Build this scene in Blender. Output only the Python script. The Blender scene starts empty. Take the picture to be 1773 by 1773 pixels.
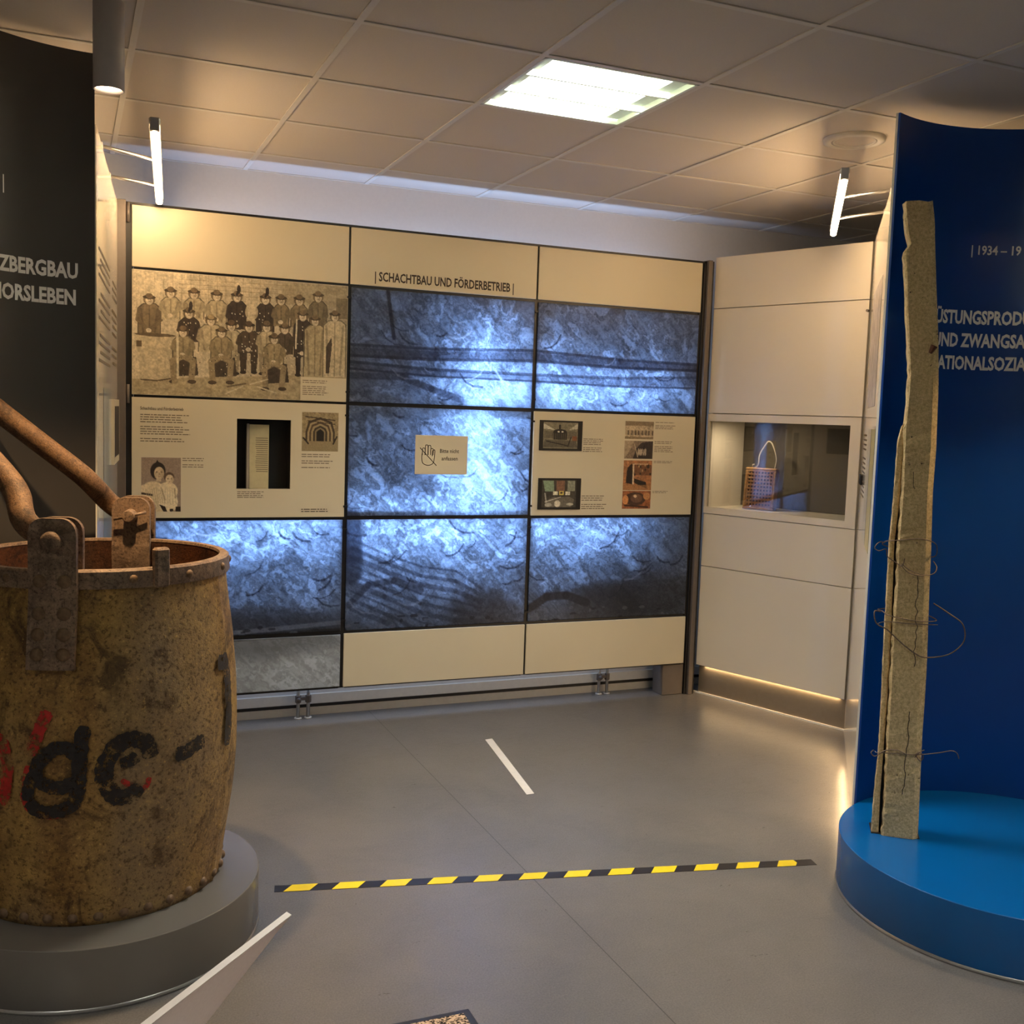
import bpy, bmesh, math, random
import numpy as np
from mathutils import Vector, Matrix
random.seed(7); np.random.seed(7)
sc = bpy.context.scene
C = sc.collection
PI = math.pi

# ------------------------------------------------------------------ camera
CAM_H, FPX, YAW, PITCH, ROLL = 1.6442, 1822.2, .4023, .0907, .0335
fw = Vector((math.sin(YAW)*math.cos(PITCH), math.cos(YAW)*math.cos(PITCH), -math.sin(PITCH)))
rt = Vector((math.cos(YAW), -math.sin(YAW), 0)); up = rt.cross(fw)
rt, up = rt*math.cos(ROLL)+up*math.sin(ROLL), -rt*math.sin(ROLL)+up*math.cos(ROLL)
cam = bpy.data.objects.new('camera', bpy.data.cameras.new('camera'))
cam.data.sensor_width = 36; cam.data.lens = FPX/1773*36; cam.data.clip_start = .05
cam.matrix_world = Matrix(((rt.x, up.x, -fw.x, 0), (rt.y, up.y, -fw.y, 0), (rt.z, up.z, -fw.z, CAM_H), (0, 0, 0, 1)))
C.objects.link(cam); sc.camera = cam

# ------------------------------------------------------------------ world, exposure, large lights
sc.view_settings.view_transform = 'Standard'; sc.view_settings.look = 'None'
sc.view_settings.gamma = 1; sc.view_settings.use_curve_mapping = False
sc.view_settings.exposure = 0.08
world = bpy.data.worlds.new('world'); sc.world = world; world.use_nodes = True
world.node_tree.nodes['Background'].inputs[0].default_value = (.02, .02, .02, 1)
world.node_tree.nodes['Background'].inputs[1].default_value = 1
COOL = (.38, .58, 1.0); WARM = (1.0, .66, .33); DAYT = (1.0, .965, .91)
def area(name, loc, aim, sx, sy, power, col, spread=180):
    d = bpy.data.lights.new(name, 'AREA'); d.shape = 'RECTANGLE'; d.size = sx; d.size_y = sy
    d.energy = power; d.color = col; d.spread = math.radians(spread)
    o = bpy.data.objects.new(name, d); C.objects.link(o); o.location = loc
    if abs(aim[2]) > .9: o.rotation_euler = (0 if aim[2] < 0 else PI, 0, PI/2)      # long side (sy) along world X
    else: o.rotation_euler = Vector(aim).to_track_quat('-Z', 'Y').to_euler()
    return o
BACK_P = 7.2
# fluorescent strips mounted behind the backlit wall (strip length along X or Z)
area('backlight_tube', (2.06, 5.515, 1.55), (.0, -1, 0), .03, 1.05, 4.4*BACK_P, COOL)
area('backlight_tube', (1.75, 5.515, 1.03), (0, -1, 0), 2.6, .03, 5.6*BACK_P, COOL)
area('backlight_tube', (2.70, 5.515, 1.80), (0, -1, 0), 1.05, .03, 3.0*BACK_P, COOL)
area('backlight_tube', (1.85, 5.47, 2.30), (0, 0, 1), .03, 2.9, 1.15*BACK_P, (.38, .55, 1.0))

area('backlight_tube', (1.75, 5.47, .42), (0, 0, -1), .03, 2.6, 1.6, (.62, .74, 1.0))  # strip added to light the skirting, as if backlight leaked down

# ------------------------------------------------------------------ helpers
def lin(c):
    return tuple(((v/255)/12.92 if v/255 <= .04045 else ((v/255+.055)/1.055)**2.4) for v in c)
def L4(c): return (*lin(c), 1)
def srgb_arr(a):
    a = np.clip(a, 0, 255)/255
    return np.where(a <= .04045, a/12.92, ((a+.055)/1.055)**2.4)

class NT:
    def __init__(s, name):
        s.m = bpy.data.materials.new(name); s.m.use_nodes = True
        s.t = s.m.node_tree; s.n = s.t.nodes; s.b = s.n['Principled BSDF']; s.out = s.n['Material Output']
    def new(s, k, **kw):
        n = s.n.new(k)
        for a, v in kw.items(): setattr(n, a, v)
        return n
    def link(s, a, b): s.t.links.new(a, b)
    def coord(s, scale=(1, 1, 1), which='Object'):
        tc = s.new('ShaderNodeTexCoord'); mp = s.new('ShaderNodeMapping'); mp.inputs['Scale'].default_value = scale
        s.link(tc.outputs[which], mp.inputs[0]); return mp.outputs[0]
    def noise(s, vec, scale, detail=4, rough=.6, dist=0):
        n = s.new('ShaderNodeTexNoise'); n.inputs['Scale'].default_value = scale; n.inputs['Detail'].default_value = detail
        n.inputs['Roughness'].default_value = rough; n.inputs['Distortion'].default_value = dist
        s.link(vec, n.inputs['Vector']); return n.outputs['Fac']
    def ramp(s, fac, stops):
        r = s.new('ShaderNodeValToRGB'); e = r.color_ramp.elements
        while len(e) < len(stops): e.new(.5)
        for i, (p, c) in enumerate(stops): e[i].position = p; e[i].color = (*c, 1) if len(c) == 3 else c
        s.link(fac, r.inputs[0]); return r.outputs[0]
    def mix(s, fac, a, b, mode='MIX'):
        n = s.new('ShaderNodeMix', data_type='RGBA', blend_type=mode)
        if isinstance(fac, (int, float)): n.inputs[0].default_value = fac
        else: s.link(fac, n.inputs[0])
        for k, v in ((6, a), (7, b)):
            if isinstance(v, tuple): n.inputs[k].default_value = (*v, 1) if len(v) == 3 else v
            else: s.link(v, n.inputs[k])
        return n.outputs[2]
    def bump(s, h, strength=.3, dist=.01):
        b = s.new('ShaderNodeBump'); b.inputs['Strength'].default_value = strength; b.inputs['Distance'].default_value = dist
        s.link(h, b.inputs['Height']); s.link(b.outputs[0], s.b.inputs['Normal'])
    def set(s, **kw):
        for k, v in kw.items():
            i = s.b.inputs[k.replace('_', ' ')]
            if hasattr(v, 'links') or hasattr(v, 'is_linked'): s.link(v, i)
            else: i.default_value = v
        return s

def plain(name, rgb, rough=.5, metal=0, spec=.5, var=.04, scale=30, bump=0, coat=0):
    m = NT(name); v = m.coord()
    f = m.noise(v, scale, 3)
    c = lin(rgb)
    m.set(Base_Color=m.ramp(f, [(.3, tuple(x*(1-var) for x in c)), (.7, tuple(min(1, x*(1+var)) for x in c))]),
          Roughness=rough, Metallic=metal)
    m.b.inputs['Specular IOR Level'].default_value = spec
    m.b.inputs['Coat Weight'].default_value = coat; m.b.inputs['Coat Roughness'].default_value = .05
    if bump: m.bump(f, bump, .002)
    return m.m
def emit(name, rgb, strength):
    m = NT(name); m.set(Base_Color=(*rgb, 1), Emission_Color=(*rgb, 1), Emission_Strength=strength); return m.m

M = {}
M['cream'] = plain('cream_laminate', (210, 200, 175), .38, var=.015, scale=3)
M['white_gloss'] = plain('glossy_white_laminate', (226, 218, 202), .10, var=.01, scale=3, spec=.8)
M['cab'] = plain('satin_white_laminate', (222, 214, 198), .34, var=.012, scale=3)
M['wallpaint'] = plain('white_wall_paint', (205, 203, 200), .85, var=.02, scale=60, bump=.08)
M['tile'] = plain('mineral_fibre_tile', (200, 190, 176), .9, var=.03, scale=160, bump=.15)
M['tbar'] = plain('white_ceiling_grid_steel', (206, 200, 188), .5, var=.02)
M['void'] = plain('dark_ceiling_void', (40, 36, 32), .9)
M['black'] = plain('black_anodised_aluminium', (22, 20, 20), .4)
M['postgrey'] = plain('grey_anodised_aluminium', (112, 104, 98), .4, .3)
M['alu'] = plain('silver_aluminium', (176, 174, 172), .33, .85)
M['greywall'] = plain('charcoal_painted_board', (64, 60, 56), .42, var=.03, scale=4)
M['bluewall'] = plain('deep_blue_painted_board', (0, 64, 146), .33, var=.03, scale=4)
M['bluedisc'] = plain('bright_blue_painted_board', (0, 90, 160), .27, var=.03, scale=4)
M['greydisc'] = plain('grey_painted_board', (116, 111, 104), .25, var=.03, scale=4)
M['whitepaint'] = plain('white_paint', (225, 222, 214), .5)
M['textwhite'] = plain('white_vinyl_lettering', (250, 248, 244), .5)
M['textdark'] = plain('dark_printed_lettering', (52, 42, 38), .6)
M['textgrey'] = plain('grey_brown_printed_text', (112, 100, 84), .6)
M['showcase'] = plain('dark_showcase_lining', (24, 20, 18), .6)
M['vitrine'] = plain('grey_vitrine_lining', (74, 68, 58), .6)
M['steel'] = plain('brushed_steel_base', (150, 140, 126), .3, .6)
M['lamp_grey'] = plain('matt_silver_lamp_housing', (176, 168, 162), .5, .1)
M['spot_on'] = emit('lit_spot_lens', (1, .72, .48), 30)
M['bar_on'] = emit('lit_warm_light_bar', (1, .68, .37), 62)
M['tube_on'] = emit('lit_fluorescent_tube', (1, .97, .86), 17)
M['louvre'] = plain('white_louvre_reflector', (232, 240, 226), .3, .0)
M['yellow'] = plain('yellow_tape_film', (236, 205, 30), .4)
M['tapeblack'] = plain('black_tape_film', (34, 33, 36), .35)
M['whitetape'] = plain('white_tape_film', (222, 216, 206), .5)
M['paper'] = plain('old_paper', (206, 196, 158), .8, var=.06)
M['cane_frame'] = plain('cane_frame', (158, 118, 70), .6, var=.2, scale=60)
M['cane'] = plain('woven_cane', (140, 98, 60), .65, var=.25, scale=90)
M['cane_dark'] = plain('dark_bag_lining', (48, 24, 14), .8)
M['cord'] = plain('grey_cord', (158, 150, 138), .7)
M['wire'] = plain('rusty_wire', (116, 98, 84), .5, .5, var=.3, scale=80)
M['red_paint'] = plain('red_paint_worn', (176, 34, 26), .6, var=.2, scale=40)
M['pipe'] = plain('chrome_pipe', (182, 178, 170), .3, .8)
M['acryl_edge'] = plain('pale_acrylic_edge', (240, 226, 216), .35)

# floor linoleum
m = NT('grey_marbled_linoleum'); v = m.coord(); v2 = m.coord((1, 3, 1))
f1 = m.noise(v, 3.2, 6, .65, .6); f2 = m.noise(v2, 22, 5, .7, 1.2); f3 = m.noise(v, 180, 2)
c = m.ramp(f1, [(.25, lin((86, 84, 83))), (.75, lin((108, 104, 100)))])
c = m.mix(m.ramp(f2, [(.36, (1, 1, 1)), (.46, (0, 0, 0))]), c, lin((98, 95, 92)))
c = m.mix(.22, c, m.ramp(f3, [(.3, lin((70, 68, 66))), (.7, lin((158, 152, 146)))]))
sep = m.new('ShaderNodeSeparateXYZ'); tc = m.new('ShaderNodeTexCoord'); m.link(tc.outputs['Object'], sep.inputs[0])
a1 = m.new('ShaderNodeMath', operation='SUBTRACT'); m.link(sep.outputs[0], a1.inputs[0]); a1.inputs[1].default_value = 1.532
a2 = m.new('ShaderNodeMath', operation='ABSOLUTE'); m.link(a1.outputs[0], a2.inputs[0])
a3 = m.new('ShaderNodeMath', operation='LESS_THAN'); m.link(a2.outputs[0], a3.inputs[0]); a3.inputs[1].default_value = .0018
c = m.mix(a3.outputs[0], c, lin((60, 58, 56)))
m.set(Base_Color=c, Roughness=m.ramp(f2, [(.3, (.27,)*3), (.7, (.38,)*3)]))
m.bump(f3, .05, .002); M['floor'] = m.m

# rusty iron
def rusty(name, dark, mid, ochre, scale=1., bump=.5):
    m = NT(name); v = m.coord(); vz = m.coord((1, 1, .35))
    a = m.noise(vz, 3.2*scale, 6, .65, .5); b = m.noise(v, 16*scale, 6, .75); d = m.noise(v, 90*scale, 4, .7)
    base = m.ramp(a, [(.30, tuple(x*.55 for x in dark)), (.44, mid), (.58, ochre), (.74, tuple(x*.8 for x in dark))])
    big = m.noise(vz, 1.7*scale, 3, .5); patch = m.noise(v, 7*scale, 5, .7, .8)
    sp = m.ramp(b, [(.34, tuple(x*.45 for x in dark)), (.52, mid), (.70, tuple(min(1, x*1.35) for x in ochre))])
    c = m.mix(.42, base, sp)
    c = m.mix(m.ramp(big, [(.50, (0, 0, 0)), (.66, (.5,)*3)]), c, tuple(sum(mid)/3*k for k in (1.25, 1.02, .8)))
    c = m.mix(m.ramp(patch, [(.36, (.75,)*3), (.47, (0, 0, 0))]), c, tuple(x*.4 for x in dark))
    c = m.mix(m.ramp(d, [(.38, (.7,)*3), (.47, (0, 0, 0))]), c, tuple(x*.42 for x in dark))
    c = m.mix(m.ramp(d, [(.60, (0, 0, 0)), (.72, (.65,)*3)]), c, tuple(min(1, x*1.7) for x in ochre))
    m.set(Base_Color=c, Roughness=.62, Metallic=.15)
    h = m.mix(.5, b, d); m.bump(h, bump, .012); return m.m
M['rivet_iron'] = plain('worn_rivet_iron', (120, 94, 68), .6, .1, var=.3, scale=120)
M['rust'] = rusty('rusty_riveted_iron', lin((104, 70, 36)), lin((150, 112, 58)), lin((186, 148, 78)))
M['rust_lug'] = rusty('rust_brown_forged_iron', lin((92, 72, 58)), lin((132, 106, 86)), lin((160, 132, 106)), 1.5, .35)
M['rust_in'] = rusty('dark_red_rust', lin((58, 30, 16)), lin((86, 46, 22)), lin((110, 64, 30)), 1.3, .4)
M['rust_rod'] = rusty('rusty_handle_iron', lin((76, 52, 34)), lin((108, 78, 52)), lin((136, 102, 70)), 2, .3)
m = NT('black_paint_worn'); v = m.coord(); d = m.noise(v, 40, 6, .75)
m.set(Base_Color=m.ramp(d, [(.42, lin((30, 24, 24))), (.60, lin((40, 32, 28))), (.72, lin((110, 82, 46)))]), Roughness=.5); m.bump(d, .3, .006)
M['black_paint'] = m.m
def worn(mat, lo, hi):
    t = mat.node_tree; b = t.nodes['Principled BSDF']; tc = t.nodes.new('ShaderNodeTexCoord'); nz = t.nodes.new('ShaderNodeTexNoise')
    nz.inputs['Scale'].default_value = 34; nz.inputs['Detail'].default_value = 7; nz.inputs['Roughness'].default_value = .8
    rp = t.nodes.new('ShaderNodeValToRGB'); rp.color_ramp.elements[0].position = lo; rp.color_ramp.elements[1].position = hi
    rp.color_ramp.elements[0].color = (0, 0, 0, 1); rp.color_ramp.elements[1].color = (1, 1, 1, 1)
    t.links.new(tc.outputs['Object'], nz.inputs['Vector']); t.links.new(nz.outputs['Fac'], rp.inputs[0]); t.links.new(rp.outputs[0], b.inputs['Alpha'])
worn(M['black_paint'], .40, .47); worn(M['red_paint'], .42, .52)

# concrete
m = NT('weathered_concrete'); v = m.coord()
a = m.noise(v, 6, 6, .6); b = m.noise(v, 95, 4, .85); d = m.noise(v, 48, 3, .6)
c = m.ramp(a, [(.3, lin((188, 164, 118))), (.7, lin((224, 200, 152)))])
c = m.mix(.55, c, m.ramp(b, [(.34, lin((110, 90, 58))), (.48, lin((190, 166, 118))), (.64, lin((236, 212, 166)))]))
c = m.mix(m.ramp(d, [(.28, (1, 1, 1)), (.33, (0, 0, 0))]), c, lin((66, 52, 38)))
m.set(Base_Color=c, Roughness=.92); m.bump(m.mix(.5, b, d), .7, .006); M['concrete'] = m.m

# glass pane
def glass(name, refl=.12, tint=(.9, .9, .88)):
    m = NT(name); g = m.new('ShaderNodeBsdfGlossy'); g.inputs['Roughness'].default_value = .015
    tr = m.new('ShaderNodeBsdfTransparent'); tr.inputs[0].default_value = (*tint, 1)
    fr = m.new('ShaderNodeFresnel'); fr.inputs[0].default_value = 1.5
    ad = m.new('ShaderNodeMath', operation='ADD', use_clamp=True); m.link(fr.outputs[0], ad.inputs[0]); ad.inputs[1].default_value = refl
    mx = m.new('ShaderNodeMixShader'); m.link(ad.outputs[0], mx.inputs[0]); m.link(tr.outputs[0], mx.inputs[1]); m.link(g.outputs[0], mx.inputs[2])
    m.link(mx.outputs[0], m.out.inputs[0]); return m.m
M['glass'] = glass('vitrine_glass', .015)

# prints (colour stored on the print mesh) : opaque and backlit
def print_mat(name, rough=.4):
    m = NT(name); at = m.new('ShaderNodeAttribute'); at.attribute_name = 'ink'
    m.set(Base_Color=at.outputs['Color'], Roughness=rough); return m.m
M['print'] = print_mat('photographic_print')
m = NT('backlit_rock_print'); at = m.new('ShaderNodeAttribute'); at.attribute_name = 'ink'
v = m.coord(); f = m.noise(v, 38, 5, .7, 2.2)
c = m.mix(.33, at.outputs['Color'], m.ramp(f, [(.40, (.28, .28, .28)), (.56, (1.0, 1.0, 1.0))]), 'MULTIPLY')
tr = m.new('ShaderNodeBsdfTranslucent'); m.link(c, tr.inputs[0])
m.set(Base_Color=m.mix(.72, c, (.06, .065, .08)), Roughness=.3)
mx = m.new('ShaderNodeMixShader'); mx.inputs[0].default_value = .62
m.link(m.b.outputs[0], mx.inputs[1]); m.link(tr.outputs[0], mx.inputs[2]); m.link(mx.outputs[0], m.out.inputs[0])
M['backlit'] = m.m

# ---- geometry helpers
def obj(name, bm, mat, parent=None, smooth=False, loc=None):
    if isinstance(bm, bpy.types.Mesh): me = bm
    else:
        me = bpy.data.meshes.new(name); bm.normal_update(); bm.to_mesh(me); bm.free()
    me.name = name
    if mat is not None and not me.materials: me.materials.append(M[mat] if isinstance(mat, str) else mat)
    if smooth:
        for p in me.polygons: p.use_smooth = True
    o = bpy.data.objects.new(name, me); C.objects.link(o)
    if loc is not None: o.location = loc
    if parent is not None: o.parent = parent
    return o
def thing(name, label, cat, loc=(0, 0, 0), group=None, rz=0):
    o = bpy.data.objects.new(name, None); C.objects.link(o); o.location = loc; o.rotation_euler.z = rz
    o.empty_display_size = .1
    o['label'] = label; o['category'] = cat
    if group: o['group'] = group
    return o
def tag(o, label, cat, group=None):
    o['label'] = label; o['category'] = cat
    if group: o['group'] = group
    return o
def struct(o): o['kind'] = 'structure'; return o
def box(bm, a, b, bev=0):
    r = bmesh.ops.create_cube(bm, size=1)
    vs = r['verts']
    for v in vs: v.co = Vector([(a[i]+b[i])/2+v.co[i]*(b[i]-a[i]) for i in range(3)])
    if bev:
        es = list({e for v in vs for e in v.link_edges})
        bmesh.ops.bevel(bm, geom=es, offset=bev, segments=1, affect='EDGES')
    return vs
def bxo(name, a, b, mat, parent=None, bev=0):
    """box object; geometry kept in the parent's frame"""
    bm = bmesh.new(); box(bm, a, b, bev); return obj(name, bm, mat, parent)
def frame_mat(o, t, n):      # local x=t, y=n, z=up at origin o -> matrix
    return Matrix(((t[0], n[0], 0, o[0]), (t[1], n[1], 0, o[1]), (0, 0, 1, o[2]), (0, 0, 0, 1)))
def lathe(bm, prof, n=48, a0=0, a1=2*PI, close=True):
    full = abs(a1-a0-2*PI) < 1e-6; k = n if full else n+1
    rings = [[bm.verts.new((r*math.cos(a0+(a1-a0)*i/n), r*math.sin(a0+(a1-a0)*i/n), z)) for i in range(k)] for r, z in prof]
    for j in range(len(prof)-1):
        for i in range(n):
            q = [rings[j][i], rings[j][(i+1) % k], rings[j+1][(i+1) % k], rings[j+1][i]]
            try: bm.faces.new(q)
            except ValueError: pass
    return rings
def disc_cap(bm, ring, flip=False):
    bm.faces.new(ring[::-1] if flip else ring)
def tube(bm, pts, r, n=8, caps=True):
    pts = [Vector(p) for p in pts]; rs = r if isinstance(r, (list, tuple)) else [r]*len(pts)
    rings = []; prev = None
    for i, p in enumerate(pts):
        d = (pts[min(i+1, len(pts)-1)]-pts[max(i-1, 0)]).normalized()
        if prev is None: x = d.orthogonal().normalized()
        else: x = (prev-d*prev.dot(d)).normalized()
        prev = x; y = d.cross(x)
        rings.append([bm.verts.new(p+(x*math.cos(2*PI*k/n)+y*math.sin(2*PI*k/n))*rs[i]) for k in range(n)])
    for a, b in zip(rings, rings[1:]):
        for k in range(n): bm.faces.new([a[k], a[(k+1) % n], b[(k+1) % n], b[k]])
    if caps: bm.faces.new(rings[0][::-1]); bm.faces.new(rings[-1])
def spline(pts, n=8):
    P = [Vector(p) for p in pts]; out = []
    for i in range(len(P)-1):
        a, b, c_, d = P[max(i-1, 0)], P[i], P[i+1], P[min(i+2, len(P)-1)]
        for k in range(n):
            t = k/n
            out.append(.5*((2*b)+(-a+c_)*t+(2*a-5*b+4*c_-d)*t*t+(-a+3*b-3*c_+d)*t**3))
    out.append(P[-1]); return out
def ext_poly(bm, pts, y0, y1):
    """polygon pts (x,z) extruded in y"""
    A = [bm.verts.new((x, y0, z)) for x, z in pts]; B = [bm.verts.new((x, y1, z)) for x, z in pts]
    bm.faces.new(A); bm.faces.new(B[::-1]); n = len(pts)
    for i in range(n): bm.faces.new([A[i], B[i], B[(i+1) % n], A[(i+1) % n]])
    bmesh.ops.recalc_face_normals(bm, faces=bm.faces[:])

# ---- lettering from the built-in font
_tc = {}
def text_raw(s, off=.0, spacing=1.0):
    cu = bpy.data.curves.new('t', 'FONT'); cu.body = s; cu.size = 1; cu.offset = off; cu.space_character = spacing; cu.resolution_u = 2
    o = bpy.data.objects.new('t', cu); C.objects.link(o)
    me = bpy.data.meshes.new_from_object(o.evaluated_get(bpy.context.evaluated_depsgraph_get()))
    bpy.data.objects.remove(o); bpy.data.curves.remove(cu)
    V = np.array([v.co[:2] for v in me.vertices]) if len(me.vertices) else np.zeros((1, 2))
    F = [tuple(p.vertices) for p in me.polygons]; bpy.data.meshes.remove(me)
    return V, F
CAPH = text_raw('H')[0][:, 1].max()
def lettering(name, s, cap, width, place, mat, parent, off=.0, spacing=1.0, sx=None):
    """flat text; place(x, y) -> world/local vec; x from 0..width"""
    V, F = text_raw(s, off, spacing)
    x0, x1 = V[:, 0].min(), V[:, 0].max()
    kx = sx if sx else width/(x1-x0)
    me = bpy.data.meshes.new(name)
    me.from_pydata([place((x-x0)*kx, y*cap/CAPH) for x, y in V], [], F)
    return obj(name, me, mat, parent)

# ---- painted prints: numpy canvas -> mesh with 'ink' colours
def vnoise(h, w, cells, seed):
    r = np.random.RandomState(seed); gy = max(2, int(cells*h/w)+2); g = r.rand(gy, cells+2)
    y = np.linspace(0, gy-1.001, h); x = np.linspace(0, cells+.999, w)
    yi = y.astype(int); xi = x.astype(int); fy = (y-yi)[:, None]; fx = (x-xi)[None]
    fy = fy*fy*(3-2*fy); fx = fx*fx*(3-2*fx)
    a = g[yi][:, xi]; b = g[yi][:, xi+1]; c_ = g[yi+1][:, xi]; d = g[yi+1][:, xi+1]
    return (a*(1-fx)+b*fx)*(1-fy)+(c_*(1-fx)+d*fx)*fy
def fbm(h, w, cells, seed, oct=5, k=.55):
    s = 0; t = 0; am = 1
    for o in range(oct): s = s+am*vnoise(h, w, cells*2**o, seed+o); t += am; am *= k
    return s/t
class Canvas:
    def __init__(s, w, h, bg):
        s.w, s.h = w, h; s.a = np.ones((h, w, 3))*np.array(bg, float)
        s.Y, s.X = np.mgrid[0:h, 0:w]; s.X = (s.X+.5)/w; s.Y = (s.Y+.5)/h; s.asp = w/h
    def put(s, mask, col, al=1):
        mk = (mask*al)[..., None]; s.a = s.a*(1-mk)+np.array(col, float)*mk
    def ell(s, cx, cy, rx, ry, col, al=1, soft=.15):
        d = ((s.X-cx)/rx)**2+((s.Y-cy)/ry)**2; s.put(np.clip((1-d)/soft+.5, 0, 1), col, al)
    def poly(s, pts, col, al=1):
        ins = np.zeros((s.h, s.w), bool); n = len(pts)
        for i in range(n):
            x1, y1 = pts[i]; x2, y2 = pts[(i+1) % n]
            if y1 == y2: continue
            cr = ((y1 > s.Y) != (y2 > s.Y)) & (s.X < (x2-x1)*(s.Y-y1)/(y2-y1)+x1); ins ^= cr
        s.put(ins.astype(float), col, al)
    def rect(s, x0, y0, x1, y1, col, al=1): s.poly([(x0, y0), (x1, y0), (x1, y1), (x0, y1)], col, al)
    def line(s, p, q, wd, col, al=1):
        ax, ay = p[0]*s.asp, p[1]; bx_, by = q[0]*s.asp, q[1]; X = s.X*s.asp
        dx, dy = bx_-ax, by-ay; L = dx*dx+dy*dy+1e-9
        t = np.clip(((X-ax)*dx+(s.Y-ay)*dy)/L, 0, 1)
        d = np.hypot(X-ax-t*dx, s.Y-ay-t*dy); s.put(np.clip((wd-d)/(.35*wd+1e-6)+.3, 0, 1), col, al)
    def path(s, pts, wd, col, al=1):
        for p, q in zip(pts, pts[1:]): s.line(p, q, wd, col, al)
    def grain(s, amp, cells, seed=3, oct=3):
        s.a = s.a*(1+(fbm(s.h, s.w, cells, seed, oct, .8)-.5)[..., None]*2*amp)
    def mesh(s, name, place, mat, parent):
        """place(u, v) with v downwards in 0..1 -> vec (vectorised arrays)"""
        U, V = np.meshgrid(np.linspace(0, 1, s.w), np.linspace(0, 1, s.h))
        P = np.stack(place(U, V), -1).reshape(-1, 3)
        i = np.arange(s.w*s.h).reshape(s.h, s.w)
        F = np.stack([i[:-1, :-1], i[1:, :-1], i[1:, 1:], i[:-1, 1:]], -1).reshape(-1, 4)
        me = bpy.data.meshes.new(name); nf = len(F)
        me.vertices.add(len(P)); me.vertices.foreach_set('co', P.ravel().astype(np.float32))
        me.loops.add(nf*4); me.loops.foreach_set('vertex_index', F.ravel().astype(np.int32))
        me.polygons.add(nf); me.polygons.foreach_set('loop_start', np.arange(0, nf*4, 4, dtype=np.int32))
        me.update(calc_edges=True)
        at = me.color_attributes.new('ink', 'FLOAT_COLOR', 'POINT')
        col = np.ones((s.h*s.w, 4), np.float32); col[:, :3] = srgb_arr(s.a).reshape(-1, 3)
        at.data.foreach_set('color', col.ravel())
        return obj(name, me, mat, parent)
def on_back(x0, x1, z1, z0, y):      # flat print on a wall facing -Y
    return lambda U, V: (x0+(x1-x0)*U, y+0*U, z1+(z0-z1)*V)

# ================================================================== SETTING
CEIL = 2.834; WY = 5.546; X0, X1, Y0 = -2.9, 6.45, -2.35
struct(bxo('floor', (X0, Y0, -.1), (X1, WY, 0), 'floor'))
struct(bxo('wall_back', (X0-.1, WY, 0), (X1+.1, WY+.1, CEIL+.2), 'wallpaint'))
struct(bxo('wall_left', (X0-.1, Y0, 0), (X0, WY, CEIL+.2), 'wallpaint'))
struct(bxo('wall_right', (X1, Y0, 0), (X1+.1, WY, CEIL+.2), 'wallpaint'))
struct(bxo('wall_front', (X0-.1, Y0-.1, 0), (X1+.1, Y0, CEIL+.2), 'wallpaint'))
ceil = struct(bxo('ceiling', (X0, Y0, CEIL+.10), (X1, WY, CEIL+.2), 'void'))
G = .625; GX, GY = .2107, 2.6675
def node_x(i): return GX+G*i
def node_y(j): return GY+G*j
I0, I1, J0, J1 = -5, 10, -8, 4
FIX = [(2, 1), (2, -4), (-3, -4), (7, -4)]      # cells holding fluorescent fixtures
bm = bmesh.new(); box(bm, (-.3045, -.3045, 0), (.3045, .3045, .018), .003)
tile_me = bpy.data.meshes.new('ceiling_tile'); bm.to_mesh(tile_me); bm.free(); tile_me.materials.append(M['tile'])
bm = bmesh.new(); box(bm, (-.3045, 0, 0), (.3045, WY-node_y(4)-.012, .018), .003)
tile_cut = bpy.data.meshes.new('cut_ceiling_tile'); bm.to_mesh(tile_cut); bm.free(); tile_cut.materials.append(M['tile'])
for i in range(I0, I1):
    for j in range(J0, J1):
        if (i, j) in FIX: continue
        o = bpy.data.objects.new('ceiling_tile', tile_me); C.objects.link(o); o.parent = ceil
        o.location = (node_x(i)+G/2, node_y(j)+G/2, CEIL+.0045)
    o = bpy.data.objects.new('ceiling_tile', tile_cut); C.objects.link(o); o.parent = ceil
    o.location = (node_x(i)+G/2, node_y(4)+.006, CEIL+.0045)
for i in range(I0, I1+1):
    bxo('ceiling_runner', (node_x(i)-.011, Y0, CEIL), (node_x(i)+.011, WY, CEIL+.004), 'tbar', ceil)
for j in range(J0, J1+1):
    bxo('ceiling_cross_bar', (X0, node_y(j)-.011, CEIL+.0003), (X1, node_y(j)+.011, CEIL+.004), 'tbar', ceil)
bxo('ceiling_edge_angle', (X0, WY-.012, CEIL+.001), (X1, WY, CEIL+.0042), 'tbar', ceil)
# skirting below the display wall
struct(bxo('baseboard_back', (X0, WY-.012, 0), (X1, WY, .047), 'whitepaint'))
struct(bxo('trim_gap_shade', (X0, WY-.022, .047), (X1, WY, .063), 'black'))  # black strip standing in for the shaded gap between the white bands
struct(bxo('trim_2', (X0, WY-.016, .063), (X1, WY, .115), 'whitepaint'))

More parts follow.
